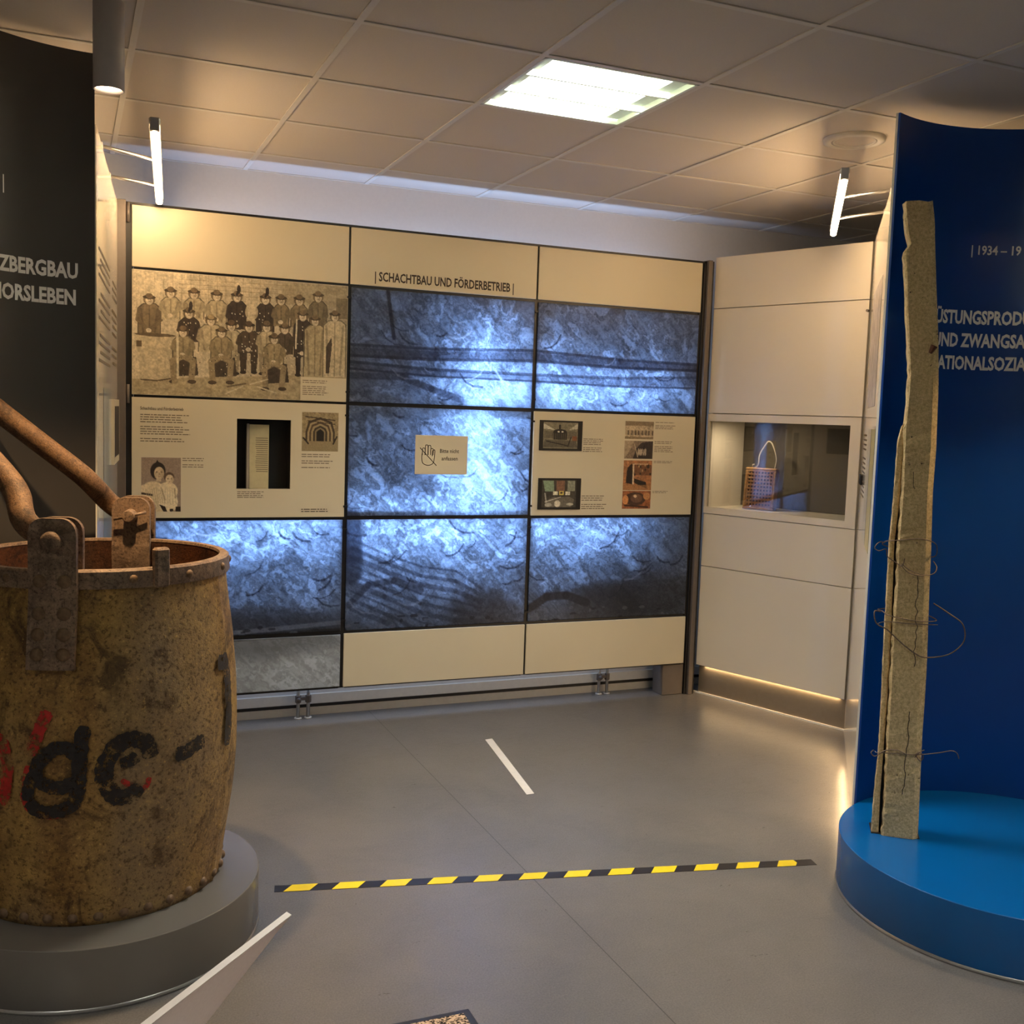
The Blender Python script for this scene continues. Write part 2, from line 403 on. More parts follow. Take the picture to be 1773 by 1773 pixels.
# ================================================================== fluorescent ceiling fixtures
FLUO = 35
def fluoro(i, j, label):
    x0, x1, y0, y1 = node_x(i)+.012, node_x(i+1)-.012, node_y(j)+.012, node_y(j+1)-.012
    t = thing('ceiling_light', label, 'ceiling light', ((x0+x1)/2, (y0+y1)/2, CEIL), 'recessed louvre lights in the ceiling')
    w = (x1-x0)/2; d = .075
    bm = bmesh.new(); box(bm, (-w, -w, d), (w, w, d+.02)); obj('housing', bm, 'louvre', t)
    for k, (a, b) in enumerate((((-w, -w, 0), (-w+.012, w, d)), ((w-.012, -w, 0), (w, w, d)), ((-w, -w, 0), (w, -w+.012, d)), ((-w, w-.012, 0), (w, w, d)))):
        bxo('housing_side', a, b, 'louvre', t)
    for k in range(3):
        yy = -w+(k+.5)*2*w/3
        bm = bmesh.new(); tube(bm, [(-w+.06, yy, .061), (w-.06, yy, .061)], .013, 12); obj('fluorescent_tube', bm, 'tube_on', t, True)
        for s in (-1, 1):
            bxo('end_reflector', (s*w-(.07 if s > 0 else 0)+(0 if s > 0 else .012), yy-.085, .02), (s*w+(.058 if s < 0 else -.012), yy+.085, .024), 'louvre', t)
        for c_ in range(1, 6):
            xx = -w+c_*2*w/6
            bxo('cross_blade', (xx-.001, yy-.095, .004), (xx+.001, yy+.095, .030), 'louvre', t)
    area('fluorescent_glow', ((x0+x1)/2, (y0+y1)/2, CEIL+.046), (0, 0, -1), 2*w-.03, 2*w-.03, FLUO, DAYT, 116)
    for k in (1, 2):
        yy = -w+k*2*w/3
        bxo('louvre_rail', (-w+.012, yy-.005, .001), (w-.012, yy+.005, .040), 'louvre', t)
    return t
fluoro(2, 1, 'bright square louvre light recessed in the ceiling above the floor strip')
fluoro(2, -4, 'square louvre light in the ceiling behind the viewer, middle one')
fluoro(-3, -4, 'square louvre light in the ceiling behind the viewer, left one')
fluoro(7, -4, 'square louvre light in the ceiling behind the viewer, right one')
# round ceiling speaker
t = thing('ceiling_speaker', 'round white ceiling speaker near the blue curved wall', 'speaker', (node_x(4)+G/2, node_y(1)+G/2, CEIL))
bm = bmesh.new(); lathe(bm, [(.092, .004), (.094, -.010), (.110, -.012), (.124, -.008), (.126, .004)], 48); obj('outer_ring', bm, 'tbar', t, True)
bm = bmesh.new(); lathe(bm, [(.080, -.002), (.082, -.008), (.0915, -.008), (.0915, .004)], 48); obj('inner_ring', bm, 'tbar', t, True)
bm = bmesh.new(); r = lathe(bm, [(.0795, -.003), (.0795, .003)], 48); disc_cap(bm, r[0]); obj('grille', bm, 'tile', t)

# pendant spot above the bucket
t = thing('pendant_spotlight', 'silver cylinder pendant spotlight hanging above the rusty bucket', 'spotlight', (.113, 3.2, 2.5))
bm = bmesh.new(); r = lathe(bm, [(.034, .012), (.038, 0), (.041, .001), (.041, .236), (.036, .241)], 40); disc_cap(bm, r[-1]); obj('housing', bm, 'lamp_grey', t, True)
bm = bmesh.new(); r = lathe(bm, [(.0335, .008), (.0335, .012)], 32); disc_cap(bm, r[0], True); obj('lens', bm, 'spot_on', t)
bm = bmesh.new(); tube(bm, [(0, 0, .24), (0, 0, CEIL-2.5)], .0035, 8); obj('suspension_rod', bm, 'lamp_grey', t)
bm = bmesh.new(); r = lathe(bm, [(.02, CEIL-2.5-.012), (.022, CEIL-2.5)], 24); disc_cap(bm, r[0], True); obj('ceiling_rose', bm, 'lamp_grey', t)
def spot(name, loc, aim, power, ang, col=WARM, blend=.6):
    d = bpy.data.lights.new(name, 'SPOT'); d.energy = power; d.spot_size = math.radians(ang); d.spot_blend = blend; d.color = col; d.shadow_soft_size = .03
    o = bpy.data.objects.new(name, d); C.objects.link(o); o.location = loc
    o.rotation_euler = Vector(aim).to_track_quat('-Z', 'Y').to_euler(); return o
spot('pendant_beam', (.113, 3.2, 2.49), (-.05, .05, -1), 120, 70)

t = thing('pendant_spotlight', 'silver cylinder pendant spotlight hanging above the blue plinth', 'spotlight', (3.20, 2.45, 2.5))
for c_ in [q for q in C.objects if q.parent and q.parent.name == 'pendant_spotlight']:
    k = c_.copy(); C.objects.link(k); k.parent = t
spot('pendant_beam', (3.20, 2.45, 2.49), (-.08, .04, -1), 60, 75)
# ================================================================== DISPLAY WALL (back)
PX = [.283, 1.332, 2.380, 3.437]; PZ = [2.577, 2.281, 1.682, 1.090, .485, .188]
FY = 5.340; TH = .012; GAP = .006
dw = thing('exhibition_display', 'long exhibition wall of cream panels and backlit rock photographs', 'display board', (0, 0, 0))
def panel(name, cx, r, mat, parent=dw):
    return bxo(name, (PX[cx]+GAP, FY, PZ[r+1]+GAP), (PX[cx+1]-GAP, FY+TH, PZ[r]-GAP), mat, parent, .0015)
for k in range(3): 
    q = panel('header_panel', k, 0, 'cream')
    if k == 1: head_panel = q
photo_panel = panel('photo_panel', 0, 1, 'cream')
text_panel = None
# left text panel with a showcase opening (built as four pieces of one mesh)
SH = (.779, 1.046, 1.239, 1.587)
def holed(name, x0, x1, z0, z1, h, mat, parent, y0=FY, y1=FY+TH):
    bm = bmesh.new()
    xs = [x0, h[0], h[1], x1]; zs = [z0, h[2], h[3], z1]
    V = [[[bm.verts.new((x, y, z)) for x in xs] for z in zs] for y in (y0, y1)]
    for b in range(3):
        for a in range(3):
            if a == 1 and b == 1: continue
            bm.faces.new([V[0][b][a], V[0][b][a+1], V[0][b+1][a+1], V[0][b+1][a]])
            bm.faces.new([V[1][b][a], V[1][b+1][a], V[1][b+1][a+1], V[1][b][a+1]])
    def q(p, r_): bm.faces.new([V[0][p[0]][p[1]], V[1][p[0]][p[1]], V[1][r_[0]][r_[1]], V[0][r_[0]][r_[1]]])
    for a in range(3): q((0, a), (0, a+1)); q((3, a), (3, a+1)); q((a, 0), (a+1, 0)); q((a, 3), (a+1, 3))
    q((1, 1), (1, 2)); q((2, 1), (2, 2)); q((1, 1), (2, 1)); q((1, 2), (2, 2))
    bmesh.ops.recalc_face_normals(bm, faces=bm.faces[:])
    return obj(name, bm, mat, parent)
text_panel = holed('text_panel', PX[0]+GAP, PX[1]-GAP, PZ[3]+GAP, PZ[2]-GAP, SH, 'cream', dw)
# showcase box behind the opening
bm = bmesh.new()
a = (SH[0]-.004, FY+TH, SH[2]-.004); b = (SH[1]+.004, FY+.135, SH[3]+.004)
for p, q in (((a[0], b[1]-.004, a[2]), b), ((a[0]-.004, a[1], a[2]), (a[0], b[1], b[2])), ((b[0], a[1], a[2]), (b[0]+.004, b[1], b[2])), ((a[0], a[1], a[2]-.004), (b[0], b[1], a[2])), ((a[0], a[1], b[2]), (b[0], b[1], b[2]+.004))): box(bm, p, q)
obj('showcase_lining', bm, 'showcase', text_panel)
info_panel = panel('info_panel', 2, 2, 'cream')
for k in (1, 2): panel('base_panel', k, 4, 'cream')
# frame behind the joints
for k, x in enumerate(PX):
    w = .016
    xx = x if 0 < k < 3 else (x-.004 if k == 0 else x+.004)
    bxo('mullion', (xx-w, FY+TH+.001, PZ[5]), (xx+w, FY+TH+.035, PZ[0]-.004), 'black', dw)
for k, z in enumerate(PZ):
    for a in range(3):
        zz = z-(.012 if k == 0 else (-.012 if k == 5 else 0))
        bxo('transom', (PX[a]+.0165, FY+TH+.001, zz-.014), (PX[a+1]-.0165, FY+TH+.032, zz+.014), 'black', dw)
bxo('corner_post', (.214, FY-.012, 0), (.262, FY+.05, 2.59), 'postgrey', dw, .003)
bxo('corner_post', (3.462, FY-.016, 0), (3.492, FY+.05, 2.59), 'postgrey', dw, .003)
bxo('post_gap', (.2625, FY+.012, 0), (.282, FY+.045, 2.585), 'black', dw)
bxo('post_gap', (3.444, FY+.004, 0), (3.4615, FY+.045, 2.585), 'black', dw)
bxo('post_gap', (3.4925, FY-.006, 0), (3.506, FY+.045, 2.585), 'black', dw)
bxo('top_rail', (.262, FY+.004, 2.573), (3.46, FY+.05, 2.583), 'black', dw)
bxo('foot_block', (3.296, FY+.012, 0), (3.44, FY+.125, .186), 'postgrey', dw, .003)
for x, z in ((.272, 2.535), (.272, 1.69)):
    bm = bmesh.new(); tube(bm, [(x, FY+.002, z-.045), (x, FY+.002, z+.045)], .008, 10); obj('hinge', bm, 'postgrey', dw, True)
# clips at the panel joints
for x in PX[1:3]:
    for z in (2.22, 1.74, 1.62, 1.15, 1.03, .55):
        bxo('clip', (x-.011, FY-.004, z-.005), (x+.011, FY+.001, z+.005), 'black', dw)

# ---- backlit rock photographs: one continuous picture cut into panels
RW, RH = 720, 480; RX0, RX1, RZ1, RZ0 = PX[0], PX[3], 2.281, .188
cv = Canvas(RW, RH, (150, 160, 170))
n1 = fbm(RH, RW, 6, 11, 6, .62); n2 = fbm(RH, RW, 10, 31, 6, .65); n3 = fbm(RH, RW, 26, 51, 5, .7)
def warp(img, dx, dy):
    yy, xx = np.mgrid[0:RH, 0:RW]
    return img[np.clip(yy+dy, 0, RH-1).astype(int), np.clip(xx+dx, 0, RW-1).astype(int)]
ridge = 1-np.abs(2*warp(n2, (n1-.5)*160, (n3-.5)*70)-1)*2.2
streak = warp(fbm(RH, RW*1, 40, 77, 4, .7), (n1-.5)*240, (n1-.5)*150+(cv.X-.5)*60)
crk = warp(fbm(RH, RW, 64, 177, 3, .8), (n2-.5)*120, (n2-.5)*120)
crk2 = 1-np.abs(2*crk-1)*3.2
val = .52+.34*(n1-.5)+.40*(n3-.45)+.20*np.clip(ridge, 0, 1)+.55*(streak-.5)-.42*np.clip(crk2, 0, 1)+.5*(crk-.5)
floor_dark = np.clip((cv.Y-.80)/.10, 0, 1); val = val*(1-.35*floor_dark)
cv.a = np.clip(124+112*np.clip(val, 0.03, 1), 20, 250)[..., None]*np.array([.93, .99, 1.06])
def RP(x, z): return ((x-RX0)/(RX1-RX0), (RZ1-z)/(RZ1-RZ0))
dk = (66, 72, 86)
for zz0, zz1, zz2, wd, al in ((1.985, 2.03, 1.985, .004, .55), (1.955, 2.00, 1.965, .010, .38), (1.93, 1.975, 1.95, .004, .6), (1.90, 1.90, 1.91, .004, .45), (1.885, 1.88, 1.88, .010, .25), (1.865, 1.865, 1.85, .003, .55)):
    cv.path([RP(1.34, zz0), RP(1.8, (zz0+zz1)/2-.02), RP(2.38, zz1-.02), RP(2.9, (zz1+zz2)/2-.02), RP(3.43, zz2)], wd, dk, al)
cv.path([RP(1.34, 1.83), RP(1.62, 1.835), RP(1.78, 1.78), RP(1.95, 1.73)], .009, dk, .42)
cv.path([RP(1.53, 2.28), RP(1.55, 2.15), RP(1.57, 2.03)], .005, dk, .7)
cv.path([RP(1.36, 1.085), RP(1.375, .9), RP(1.37, .8)], .026, (80, 90, 106), .6)
for k in range(9):
    o = k*.045
    cv.path([RP(1.37, .98-o), RP(1.55, .90-o), RP(1.75, .83-o*1.1), RP(1.95, .80-o*1.2), RP(2.1, .70-o*.8)], .003+.002*(k % 3), dk, .34)
cv.path([RP(1.36, .64), RP(1.46, .74), RP(1.6, .76), RP(1.75, .70)], .009, dk, .42)
cv.path([RP(2.40, .58), RP(2.5, .64), RP(2.62, .645), RP(2.75, .6)], .012, dk, .75)
cv.poly([RP(2.40, .56), RP(2.52, .61), RP(2.64, .61), RP(2.73, .57), RP(2.7, .5), RP(2.4, .5)], (150, 150, 150), .35)
for x_, z_, w_ in ((2.9, .58, .25), (3.2, .62, .3), (2.1, .56, .2), (.9, .5, .5)): cv.ell(*RP(x_, z_), w_/3.15, .06, (70, 74, 82), .55, 1.2)
cv.path([RP(.3, .535), RP(.8, .52), RP(1.33, .55)], .006, (205, 205, 205), .7)
cv.path([RP(.3, .50), RP(.8, .49), RP(1.33, .50)], .010, (60, 62, 66), .8)
for k in range(60):
    x_ = random.uniform(.3, 3.4); z_ = random.uniform(.48, .58); cv.ell(*RP(x_, z_), random.uniform(.002, .008), random.uniform(.002, .006), random.choice([(180, 184, 190), (60, 62, 70)]), .6)
for k in range(140):
    x_ = random.uniform(.3, 3.4); z_ = random.uniform(.6, 2.2); L_ = random.uniform(.05, .16); an = random.uniform(-1.3, .2)
    pts = [RP(x_+L_*t_*math.cos(an+t_*.7), z_+L_*t_*math.sin(an+t_*.7)) for t_ in (0, .33, .66, 1)]
    cv.path(pts, random.uniform(.0012, .003), dk if k % 3 else (210, 214, 220), .5)
# dim dusty floor strip (bottom-left panel)
rock = cv.a
def backlit(cx, r, mat='backlit'):
    u0, u1 = [(x-RX0)/(RX1-RX0) for x in (PX[cx]+.012, PX[cx+1]-.012)]
    v0, v1 = [(RZ1-z)/(RZ1-RZ0) for z in (PZ[r]-.010, PZ[r+1]+.010)]
    a, b, c_, d = int(u0*(RW-1)), int(u1*(RW-1)), int(v0*(RH-1)), int(v1*(RH-1))
    s = Canvas(b-a, d-c_, (0, 0, 0)); s.a = rock[c_:d, a:b]
    o = s.mesh('backlit_panel' if mat == 'backlit' else 'rock_floor_panel', on_back(PX[cx]+.012, PX[cx+1]-.012, PZ[r]-.010, PZ[r+1]+.010, FY+.003), mat, dw)
    md = o.modifiers.new('thickness', 'SOLIDIFY'); md.thickness = .005; md.offset = -1
    md.use_rim = True
    return o
for cx, r in ((1, 1), (2, 1), (1, 2), (0, 3), (1, 3), (2, 3)): backlit(cx, r)
backlit(0, 4, 'print')

# ---- heading on the header panel
lettering('heading_text', '| SCHACHTBAU UND FÖRDERBETRIEB |', .044, .774, lambda x, y: (1.464+x, FY-.0008, 2.314+y), 'textdark', head_panel, .024, 1.0)
# ---- group photograph of miners
def zc(x, y):     # drawing units: sketch grid of 1773 x 1091 -> picture 0..1
    u = (x-28)/1712; t0 = 20+135*u; b0 = 1025+55*u; return (u, (y-t0)/(b0-t0))
cv = Canvas(430, 246, (196, 180, 146))
cv.a *= (.88+.16*fbm(246, 430, 5, 5, 5))[..., None]
cv.a *= (1.06-.22*np.clip((cv.X-.35)/.65, 0, 1))[..., None]
for k in range(26):
    x = 60+k*68; p, q = zc(x, 60), zc(x+random.uniform(-6, 6), 330); cv.line(p, q, .0025, (150, 134, 102), .6)
for y in (95, 130, 165, 205): cv.line(zc(380, y+random.uniform(0, 10)), zc(1330, y+60), .003, (146, 130, 98), .6)
cv.rect(*zc(1190, 120), *zc(1730, 330), (150, 136, 104), .45); cv.rect(*zc(1640, 250), *zc(1740, 420), (96, 84, 62), .6)
cv.rect(*zc(40, 90), *zc(230, 300), (206, 190, 154), .6)
cv.poly([zc(25, 900), zc(1740, 860), zc(1740, 1080), zc(25, 1025)], (164, 148, 112), .8)
DKC, MID, LGT, FACE = (58, 46, 36), (132, 116, 86), (182, 166, 130), (204, 188, 156)
def person(hx, hy, tone, bottom, w=62, hat=(88, 74, 54), legs=None, plume=False, arms=True, spots=0):
    r = 36; ol = tuple(c*.55 for c in tone)
    cv.poly([zc(hx-w*.62, hy+30), zc(hx+w*.62, hy+30), zc(hx+w+9, hy+66), zc(hx+w*1.02+9, bottom), zc(hx-w*1.02-9, bottom), zc(hx-w-9, hy+66)], ol, .85)
    cv.poly([zc(hx-w*.55, hy+38), zc(hx+w*.55, hy+38), zc(hx+w, hy+70), zc(hx+w*1.02, bottom), zc(hx-w*1.02, bottom), zc(hx-w, hy+70)], tone)
    sh = tuple(c*.72 for c in tone)
    cv.line(zc(hx-w*.8, hy+80), zc(hx-w*.55, bottom-20), .010, sh, .7); cv.line(zc(hx+w*.8, hy+80), zc(hx+w*.55, bottom-20), .010, sh, .7)
    cv.line(zc(hx, hy+55), zc(hx+3, bottom-10), .006, sh, .7)
    if arms:
        cv.path([zc(hx-w*.95, hy+80), zc(hx-w*1.1, (hy+bottom)/2+20), zc(hx-w*.1, bottom-30)], .018, tuple(c*.88 for c in tone), .9)
        cv.path([zc(hx+w*.95, hy+80), zc(hx+w*1.1, (hy+bottom)/2+20), zc(hx+w*.1, bottom-30)], .018, tuple(c*.88 for c in tone), .9)
        cv.ell(*zc(hx-w*.05, bottom-30), .012, .017, FACE)
    cv.ell(*zc(hx, hy), r*1.25/1712, r*1.15/960, (104, 88, 64), .8)
    cv.ell(*zc(hx, hy+6), r*.78/1712, r*.98/960, FACE)
    cv.ell(*zc(hx-8, hy+1), 5/1712, 4/960, (120, 102, 76), .7); cv.ell(*zc(hx+8, hy+1), 5/1712, 4/960, (120, 102, 76), .7); cv.ell(*zc(hx, hy+16), 9/1712, 4/960, (112, 94, 70), .55); cv.ell(*zc(hx+12, hy+8), 8/1712, 18/960, (150, 132, 102), .5)
    cv.ell(*zc(hx, hy-18), r*1.35/1712, r*.42/960, tuple(c*.8 for c in hat)); cv.ell(*zc(hx, hy-30), r*.72/1712, r*.55/960, tuple(min(255, c*1.3) for c in hat))
    if plume: cv.ell(*zc(hx+14, hy-62), 15/1712, 34/960, (52, 42, 34)); cv.line(zc(hx, hy-20), zc(hx+10, hy-50), .010, (40, 32, 26))
    if legs:
        for s in (-1, 1): cv.poly([zc(hx+s*w*.15, bottom-10), zc(hx+s*w*.95, bottom-10), zc(hx+s*w*.8, legs), zc(hx+s*w*.25, legs)], tuple(c*.8 for c in tone))
        for s in (-1, 1): cv.ell(*zc(hx+s*w*.55, legs+4), 26/1712, 14/960, (52, 42, 32))
    for k in range(spots): cv.ell(*zc(hx+random.uniform(-w*.8, w*.8), random.uniform(hy+70, bottom-10)), 4/1712, 5/960, (206, 192, 160))
UNI = (66, 54, 44)
person(155, 262, (120, 104, 78), 540, 78); person(315, 208, LGT, 420, 66); person(493, 216, LGT, 420, 70); person(668, 232, LGT, 450, 72)
person(827, 240, UNI, 500, 66, plume=True, spots=10); person(1055, 258, UNI, 520, 66, plume=True, spots=10)
person(1182, 265, MID, 470, 58); person(1332, 268, MID, 480, 62); person(1488, 242, (120, 106, 80), 500, 66)
cv.ell(*zc(945, 360), 52/1712, 66/960, (206, 190, 152), .8)
person(455, 372, UNI, 600, 70, plume=True, spots=12); person(1362, 392, UNI, 720, 62, legs=860, spots=14)
person(625, 428, LGT, 680, 88, hat=(120, 104, 76)); person(785, 472, LGT, 700, 74, hat=(80, 66, 48), legs=850)
person(925, 480, (84, 70, 54), 690, 80, hat=(70, 58, 44), legs=840, spots=16)
person(1068, 478, LGT, 700, 66, legs=850); person(1215, 495, (84, 72, 56), 700, 60)
person(1465, 430, (172, 156, 120), 880, 84, arms=False); person(1632, 395, (196, 180, 144), 880, 90, arms=False)
cv.poly([zc(1560, 640), zc(1605, 560), zc(1612, 620), zc(1590, 850), zc(1560, 850)], (60, 48, 38), .9)
# iron bucket in the photograph
cv.poly([zc(45, 545), zc(350, 545), zc(335, 895), zc(95, 910)], (190, 174, 138)); cv.ell(*zc(200, 545), 155/1712, 14/960, (96, 82, 60)); cv.path([zc(95, 905), zc(215, 915), zc(335, 895)], .006, (96, 82, 60)); cv.rect(*zc(60, 590), *zc(100, 640), (96, 82, 60))
# seated front row
for hx, hy, wd in ((410, 520, 72), (708, 525, 76), (1130, 575, 76)):
    person(hx, hy, (152, 136, 102), hy+215, wd)
    cv.poly([zc(hx-wd, hy+200), zc(hx+wd+30, hy+200), zc(hx+wd+50, hy+350), zc(hx-wd, hy+360)], (56, 46, 36), .9)
    for s in (-1, 1):
        cv.path([zc(hx+s*20, hy+205), zc(hx+s*78, hy+235), zc(hx+s*66, hy+390)], .026, (146, 130, 98)); cv.ell(*zc(hx+s*70, hy+402), 34/1712, 16/960, (78, 64, 48))
for k in range(90): cv.ell(*zc(random.uniform(380, 1330), random.uniform(680, 880)), 4/1712, 5/960, random.choice([(208, 194, 160), (52, 42, 32)]), .8)
cv.line(zc(368, 530), zc(372, 890), .010, (206, 192, 156)); cv.line(zc(1312, 420), zc(1308, 650), .007, (204, 190, 156))
cv.rect(*zc(890, 950), *zc(1000, 1030), (176, 160, 122)); cv.line(zc(760, 960), zc(900, 935), .008, (110, 94, 70)); cv.line(zc(1000, 960), zc(1150, 1010), .006, (200, 186, 150)); cv.line(zc(880, 955), zc(750, 1015), .006, (200, 186, 150)); cv.line(zc(940, 940), zc(1080, 900), .006, (200, 186, 150))
cv.rect(*zc(325, 905), *zc(435, 975), (172, 156, 118), .8)
cv.grain(.15, 110, 9, 2); cv.grain(.17, 34, 19, 4)
lap = cv.a-.25*(np.roll(cv.a, 1, 0)+np.roll(cv.a, -1, 0)+np.roll(cv.a, 1, 1)+np.roll(cv.a, -1, 1)); cv.a = np.clip(cv.a+.35*lap, 20, 235)
cv.a *= np.array([.97, .985, 1.04])
cv.mesh('group_photograph', on_back(PX[0]+.008, PX[1]-.008, PZ[1]-.008, PZ[2]+.008, FY-.0006), 'print', photo_panel)
bxo('caption_label', (1.090, FY-.0022, 1.690), (1.3235, FY-.0004, 1.807), 'cream', photo_panel)

def text_block(name, x0, x1, z1, z0, lines, parent, y=FY-.0009, mat='textgrey', blanks=(), frac=None, hgt=None, place=None):
    bm = bmesh.new(); st = (z1-z0)/max(1, lines); h = hgt or st*.36
    rr = random.Random(hash((round(x0*1000), round(z1*1000))))
    for k in range(lines):
        if k in blanks: continue
        z = z1-(k+.5)*st; x = x0; e = x0+(x1-x0)*(rr.uniform(.78, 1) if frac is None else frac)
        while x < e:
            w = min(rr.uniform(.008, .032), e-x)
            P = [(x, y, z-h/2), (x+w, y, z-h/2), (x+w, y, z+h/2), (x, y, z+h/2)]
            if place: P = [place(p) for p in P]
            bm.faces.new([bm.verts.new(p) for p in P]); x += w+.004
    return obj(name, bm, mat, parent)
text_block('caption_text', 1.100, 1.235, 1.795, 1.715, 8, photo_panel, FY-.0026, blanks=(2,))
# left text panel print
lettering('heading_text', 'Schachtbau und Förderbetrieb', .015, .198, lambda x, y: (.327+x, FY-.0008, 1.617+y), 'textdark', text_panel, .006)
text_block('body_text', .327, .560, 1.600, 1.462, 12, text_panel, blanks=(4, 9))
text_block('caption_text', .521, .640, 1.392, 1.340, 5, text_panel, blanks=(2,))
text_block('caption_text', .783, .922, 1.229, 1.192, 4, text_panel)
text_block('caption_text', 1.101, 1.272, 1.422, 1.344, 7, text_panel, blanks=(2, 5))
text_block('caption_text', 1.103, 1.261, 1.141, 1.119, 2, text_panel, mat='textdark')
# woman and child portrait
cv = Canvas(74, 104, (150, 132, 118))
cv.ell(.30, .70, .34, .26, (214, 196, 162)); cv.ell(.30, .92, .40, .2, (206, 190, 156)); cv.ell(.66, .62, .26, .17, (222, 206, 172)); cv.ell(.68, .82, .24, .20, (226, 212, 180))
cv.ell(.08, .60, .12, .10, (218, 200, 168)); cv.line((.02, .66), (.27, .69), .02, (60, 48, 40)); cv.ell(.42, .25, .19, .16, (46, 36, 32)); cv.poly([(.34, .12), (.40, .05), (.48, .12)], (46, 36, 32)); cv.rect(.38, .36, .5, .44, (196, 176, 146))
cv.ell(.45, .29, .125, .115, (206, 186, 154)); cv.ell(.39, .27, .02, .012, (60, 46, 38)); cv.ell(.51, .27, .02, .012, (60, 46, 38)); cv.line((.43, .35), (.48, .35), .006, (150, 110, 90)); cv.ell(.53, .30, .05, .09, (166, 144, 116), .5); cv.ell(.36, .33, .03, .06, (180, 158, 128), .5); cv.line((.455, .28), (.46, .32), .006, (150, 126, 100))
cv.ell(.70, .36, .13, .09, (92, 74, 58)); cv.ell(.71, .40, .10, .085, (212, 194, 162)); cv.ell(.67, .39, .016, .01, (60, 46, 38)); cv.ell(.76, .39, .016, .01, (60, 46, 38)); cv.line((.70, .445), (.73, .445), .005, (150, 112, 92)); cv.ell(.78, .41, .04, .06, (178, 156, 126), .5)
for k in range(9): cv.line((.12+k*.05, .58+.03*math.sin(k)), (.16+k*.055, .84), .008, (176, 158, 128), .6)
for k in range(6): cv.line((.54+k*.06, .58), (.52+k*.07, .86), .006, (190, 174, 144), .6)
cv.line((.5, .56), (.6, .78), .015, (170, 152, 122), .8); cv.line((.84, .58), (.86, .74), .014, (160, 142, 112), .8)
cv.poly([(.45, .86), (.6, .9), (.66, 1), (.56, 1)], (40, 30, 26)); cv.rect(.86, .9, 1, 1, (44, 34, 28)); cv.ell(.76, .97, .05, .03, (44, 34, 28))
cv.grain(.16, 34); cv.mesh('portrait_photograph', on_back(.332, .514, 1.389, 1.127, FY-.0006), 'print', text_panel)
# mine tunnel photograph
cv = Canvas(78, 84, (150, 134, 102)); cv.grain(.35, 14, 4, 4)
for k, (r, c_) in enumerate(((.40, (58, 46, 34)), (.34, (170, 152, 116)), (.29, (70, 56, 42)), (.24, (164, 148, 112)), (.19, (50, 40, 30)), (.14, (140, 124, 94)), (.10, (24, 18, 14)))):
    cv.poly([(.5-r, .74), (.5-r, .5), (.5-r*.8, .56-r*.8), (.5, .53-r), (.5+r*.8, .56-r*.8), (.5+r, .5), (.5+r, .74)], c_, .9)
cv.rect(0, .74, 1, 1, (146, 130, 98)); cv.line((.05, .66), (.18, .8), .02, (36, 28, 22)); cv.line((.95, .62), (.86, .8), .02, (36, 28, 22)); cv.line((.1, .12), (.9, .2), .014, (60, 48, 36)); cv.line((.15, .22), (.9, .3), .01, (60, 48, 36))
cv.grain(.12, 40, 2); cv.mesh('tunnel_photograph', on_back(1.101, 1.288, 1.631, 1.433, FY-.0006), 'print', text_panel)
# right info panel: dark framed slides, photo column
def frame_pic(z1, z0, x0, x1, cvp, nm):
    f = bxo('picture_frame', (x0, FY-.006, z0), (x1, FY-.0005, z1), 'showcase', info_panel, .001)
    cvp.mesh(nm, on_back(x0+.022, x1-.030, z1-.010, z0+.012, FY-.0066), 'print', info_panel)
cv = Canvas(88, 62, (126, 120, 100)); cv.grain(.2, 12, 8, 4); cv.poly([(0, .05), (.35, .3), (.0, .25)], (208, 204, 186), .8); cv.poly([(1, .02), (.72, .3), (1, .24)], (204, 198, 176), .7)
cv.rect(.02, .34, .98, .62, (92, 84, 70), .7); cv.rect(.28, .36, .68, .66, (40, 36, 32)); cv.ell(.48, .36, .19, .1, (34, 30, 28)); cv.rect(.44, .1, .5, .4, (40, 34, 30)); cv.ell(.44, .36, .03, .03, (230, 226, 210)); cv.ell(.55, .36, .03, .03, (226, 220, 200))
for k in range(7): cv.line((.3+k*.055, .42), (.3+k*.055, .66), .008, (120, 112, 96), .8)
cv.poly([(.05, .66), (.95, .7), (1, .95), (0, .95)], (84, 78, 66), .8); cv.line((.1, .72), (.7, .88), .02, (30, 26, 24)); cv.line((.8, .56), (.72, .9), .022, (34, 28, 24)); cv.rect(.84, .52, .98, .7, (126, 70, 40), .8)
cv.grain(.2, 34, 5, 2); frame_pic(1.629, 1.461, 2.421, 2.686, cv, 'machine_hall_photograph')
cv = Canvas(88, 62, (60, 56, 50)); cv.grain(.3, 12, 6, 4)
cv.poly([(.03, .03), (.34, .03), (.36, .42), (.1, .42)], (128, 148, 122)); cv.rect(.42, .03, .66, .40, (126, 92, 72)); cv.rect(.74, .03, .96, .40, (140, 144, 126)); cv.rect(.33, .42, .47, .55, (218, 214, 192)); cv.rect(.50, .40, .64, .55, (206, 186, 96)); cv.rect(.68, .42, .82, .55, (210, 206, 186)); cv.rect(.53, .44, .60, .50, (60, 50, 36))
cv.poly([(.12, .76), (.35, .62), (.8, .6), (.95, .72), (.86, .98), (.1, .98)], (104, 98, 88)); cv.ell(.46, .86, .09, .12, (206, 200, 184)); cv.ell(.2, .9, .1, .07, (170, 166, 154)); cv.ell(.82, .88, .1, .05, (190, 186, 170)); cv.line((.1, .5), (.14, .8), .03, (160, 158, 148)); cv.line((.1, .8), (.55, .62), .012, (200, 196, 184))
cv.grain(.22, 34, 5, 2); frame_pic(1.306, 1.130, 2.424, 2.690, cv, 'control_room_photograph')
text_block('caption_text', 2.696, 2.826, 1.535, 1.455, 8, info_panel, blanks=(4,))
text_block('caption_text', 2.698, 2.866, 1.212, 1.128, 7, info_panel, blanks=(3,))
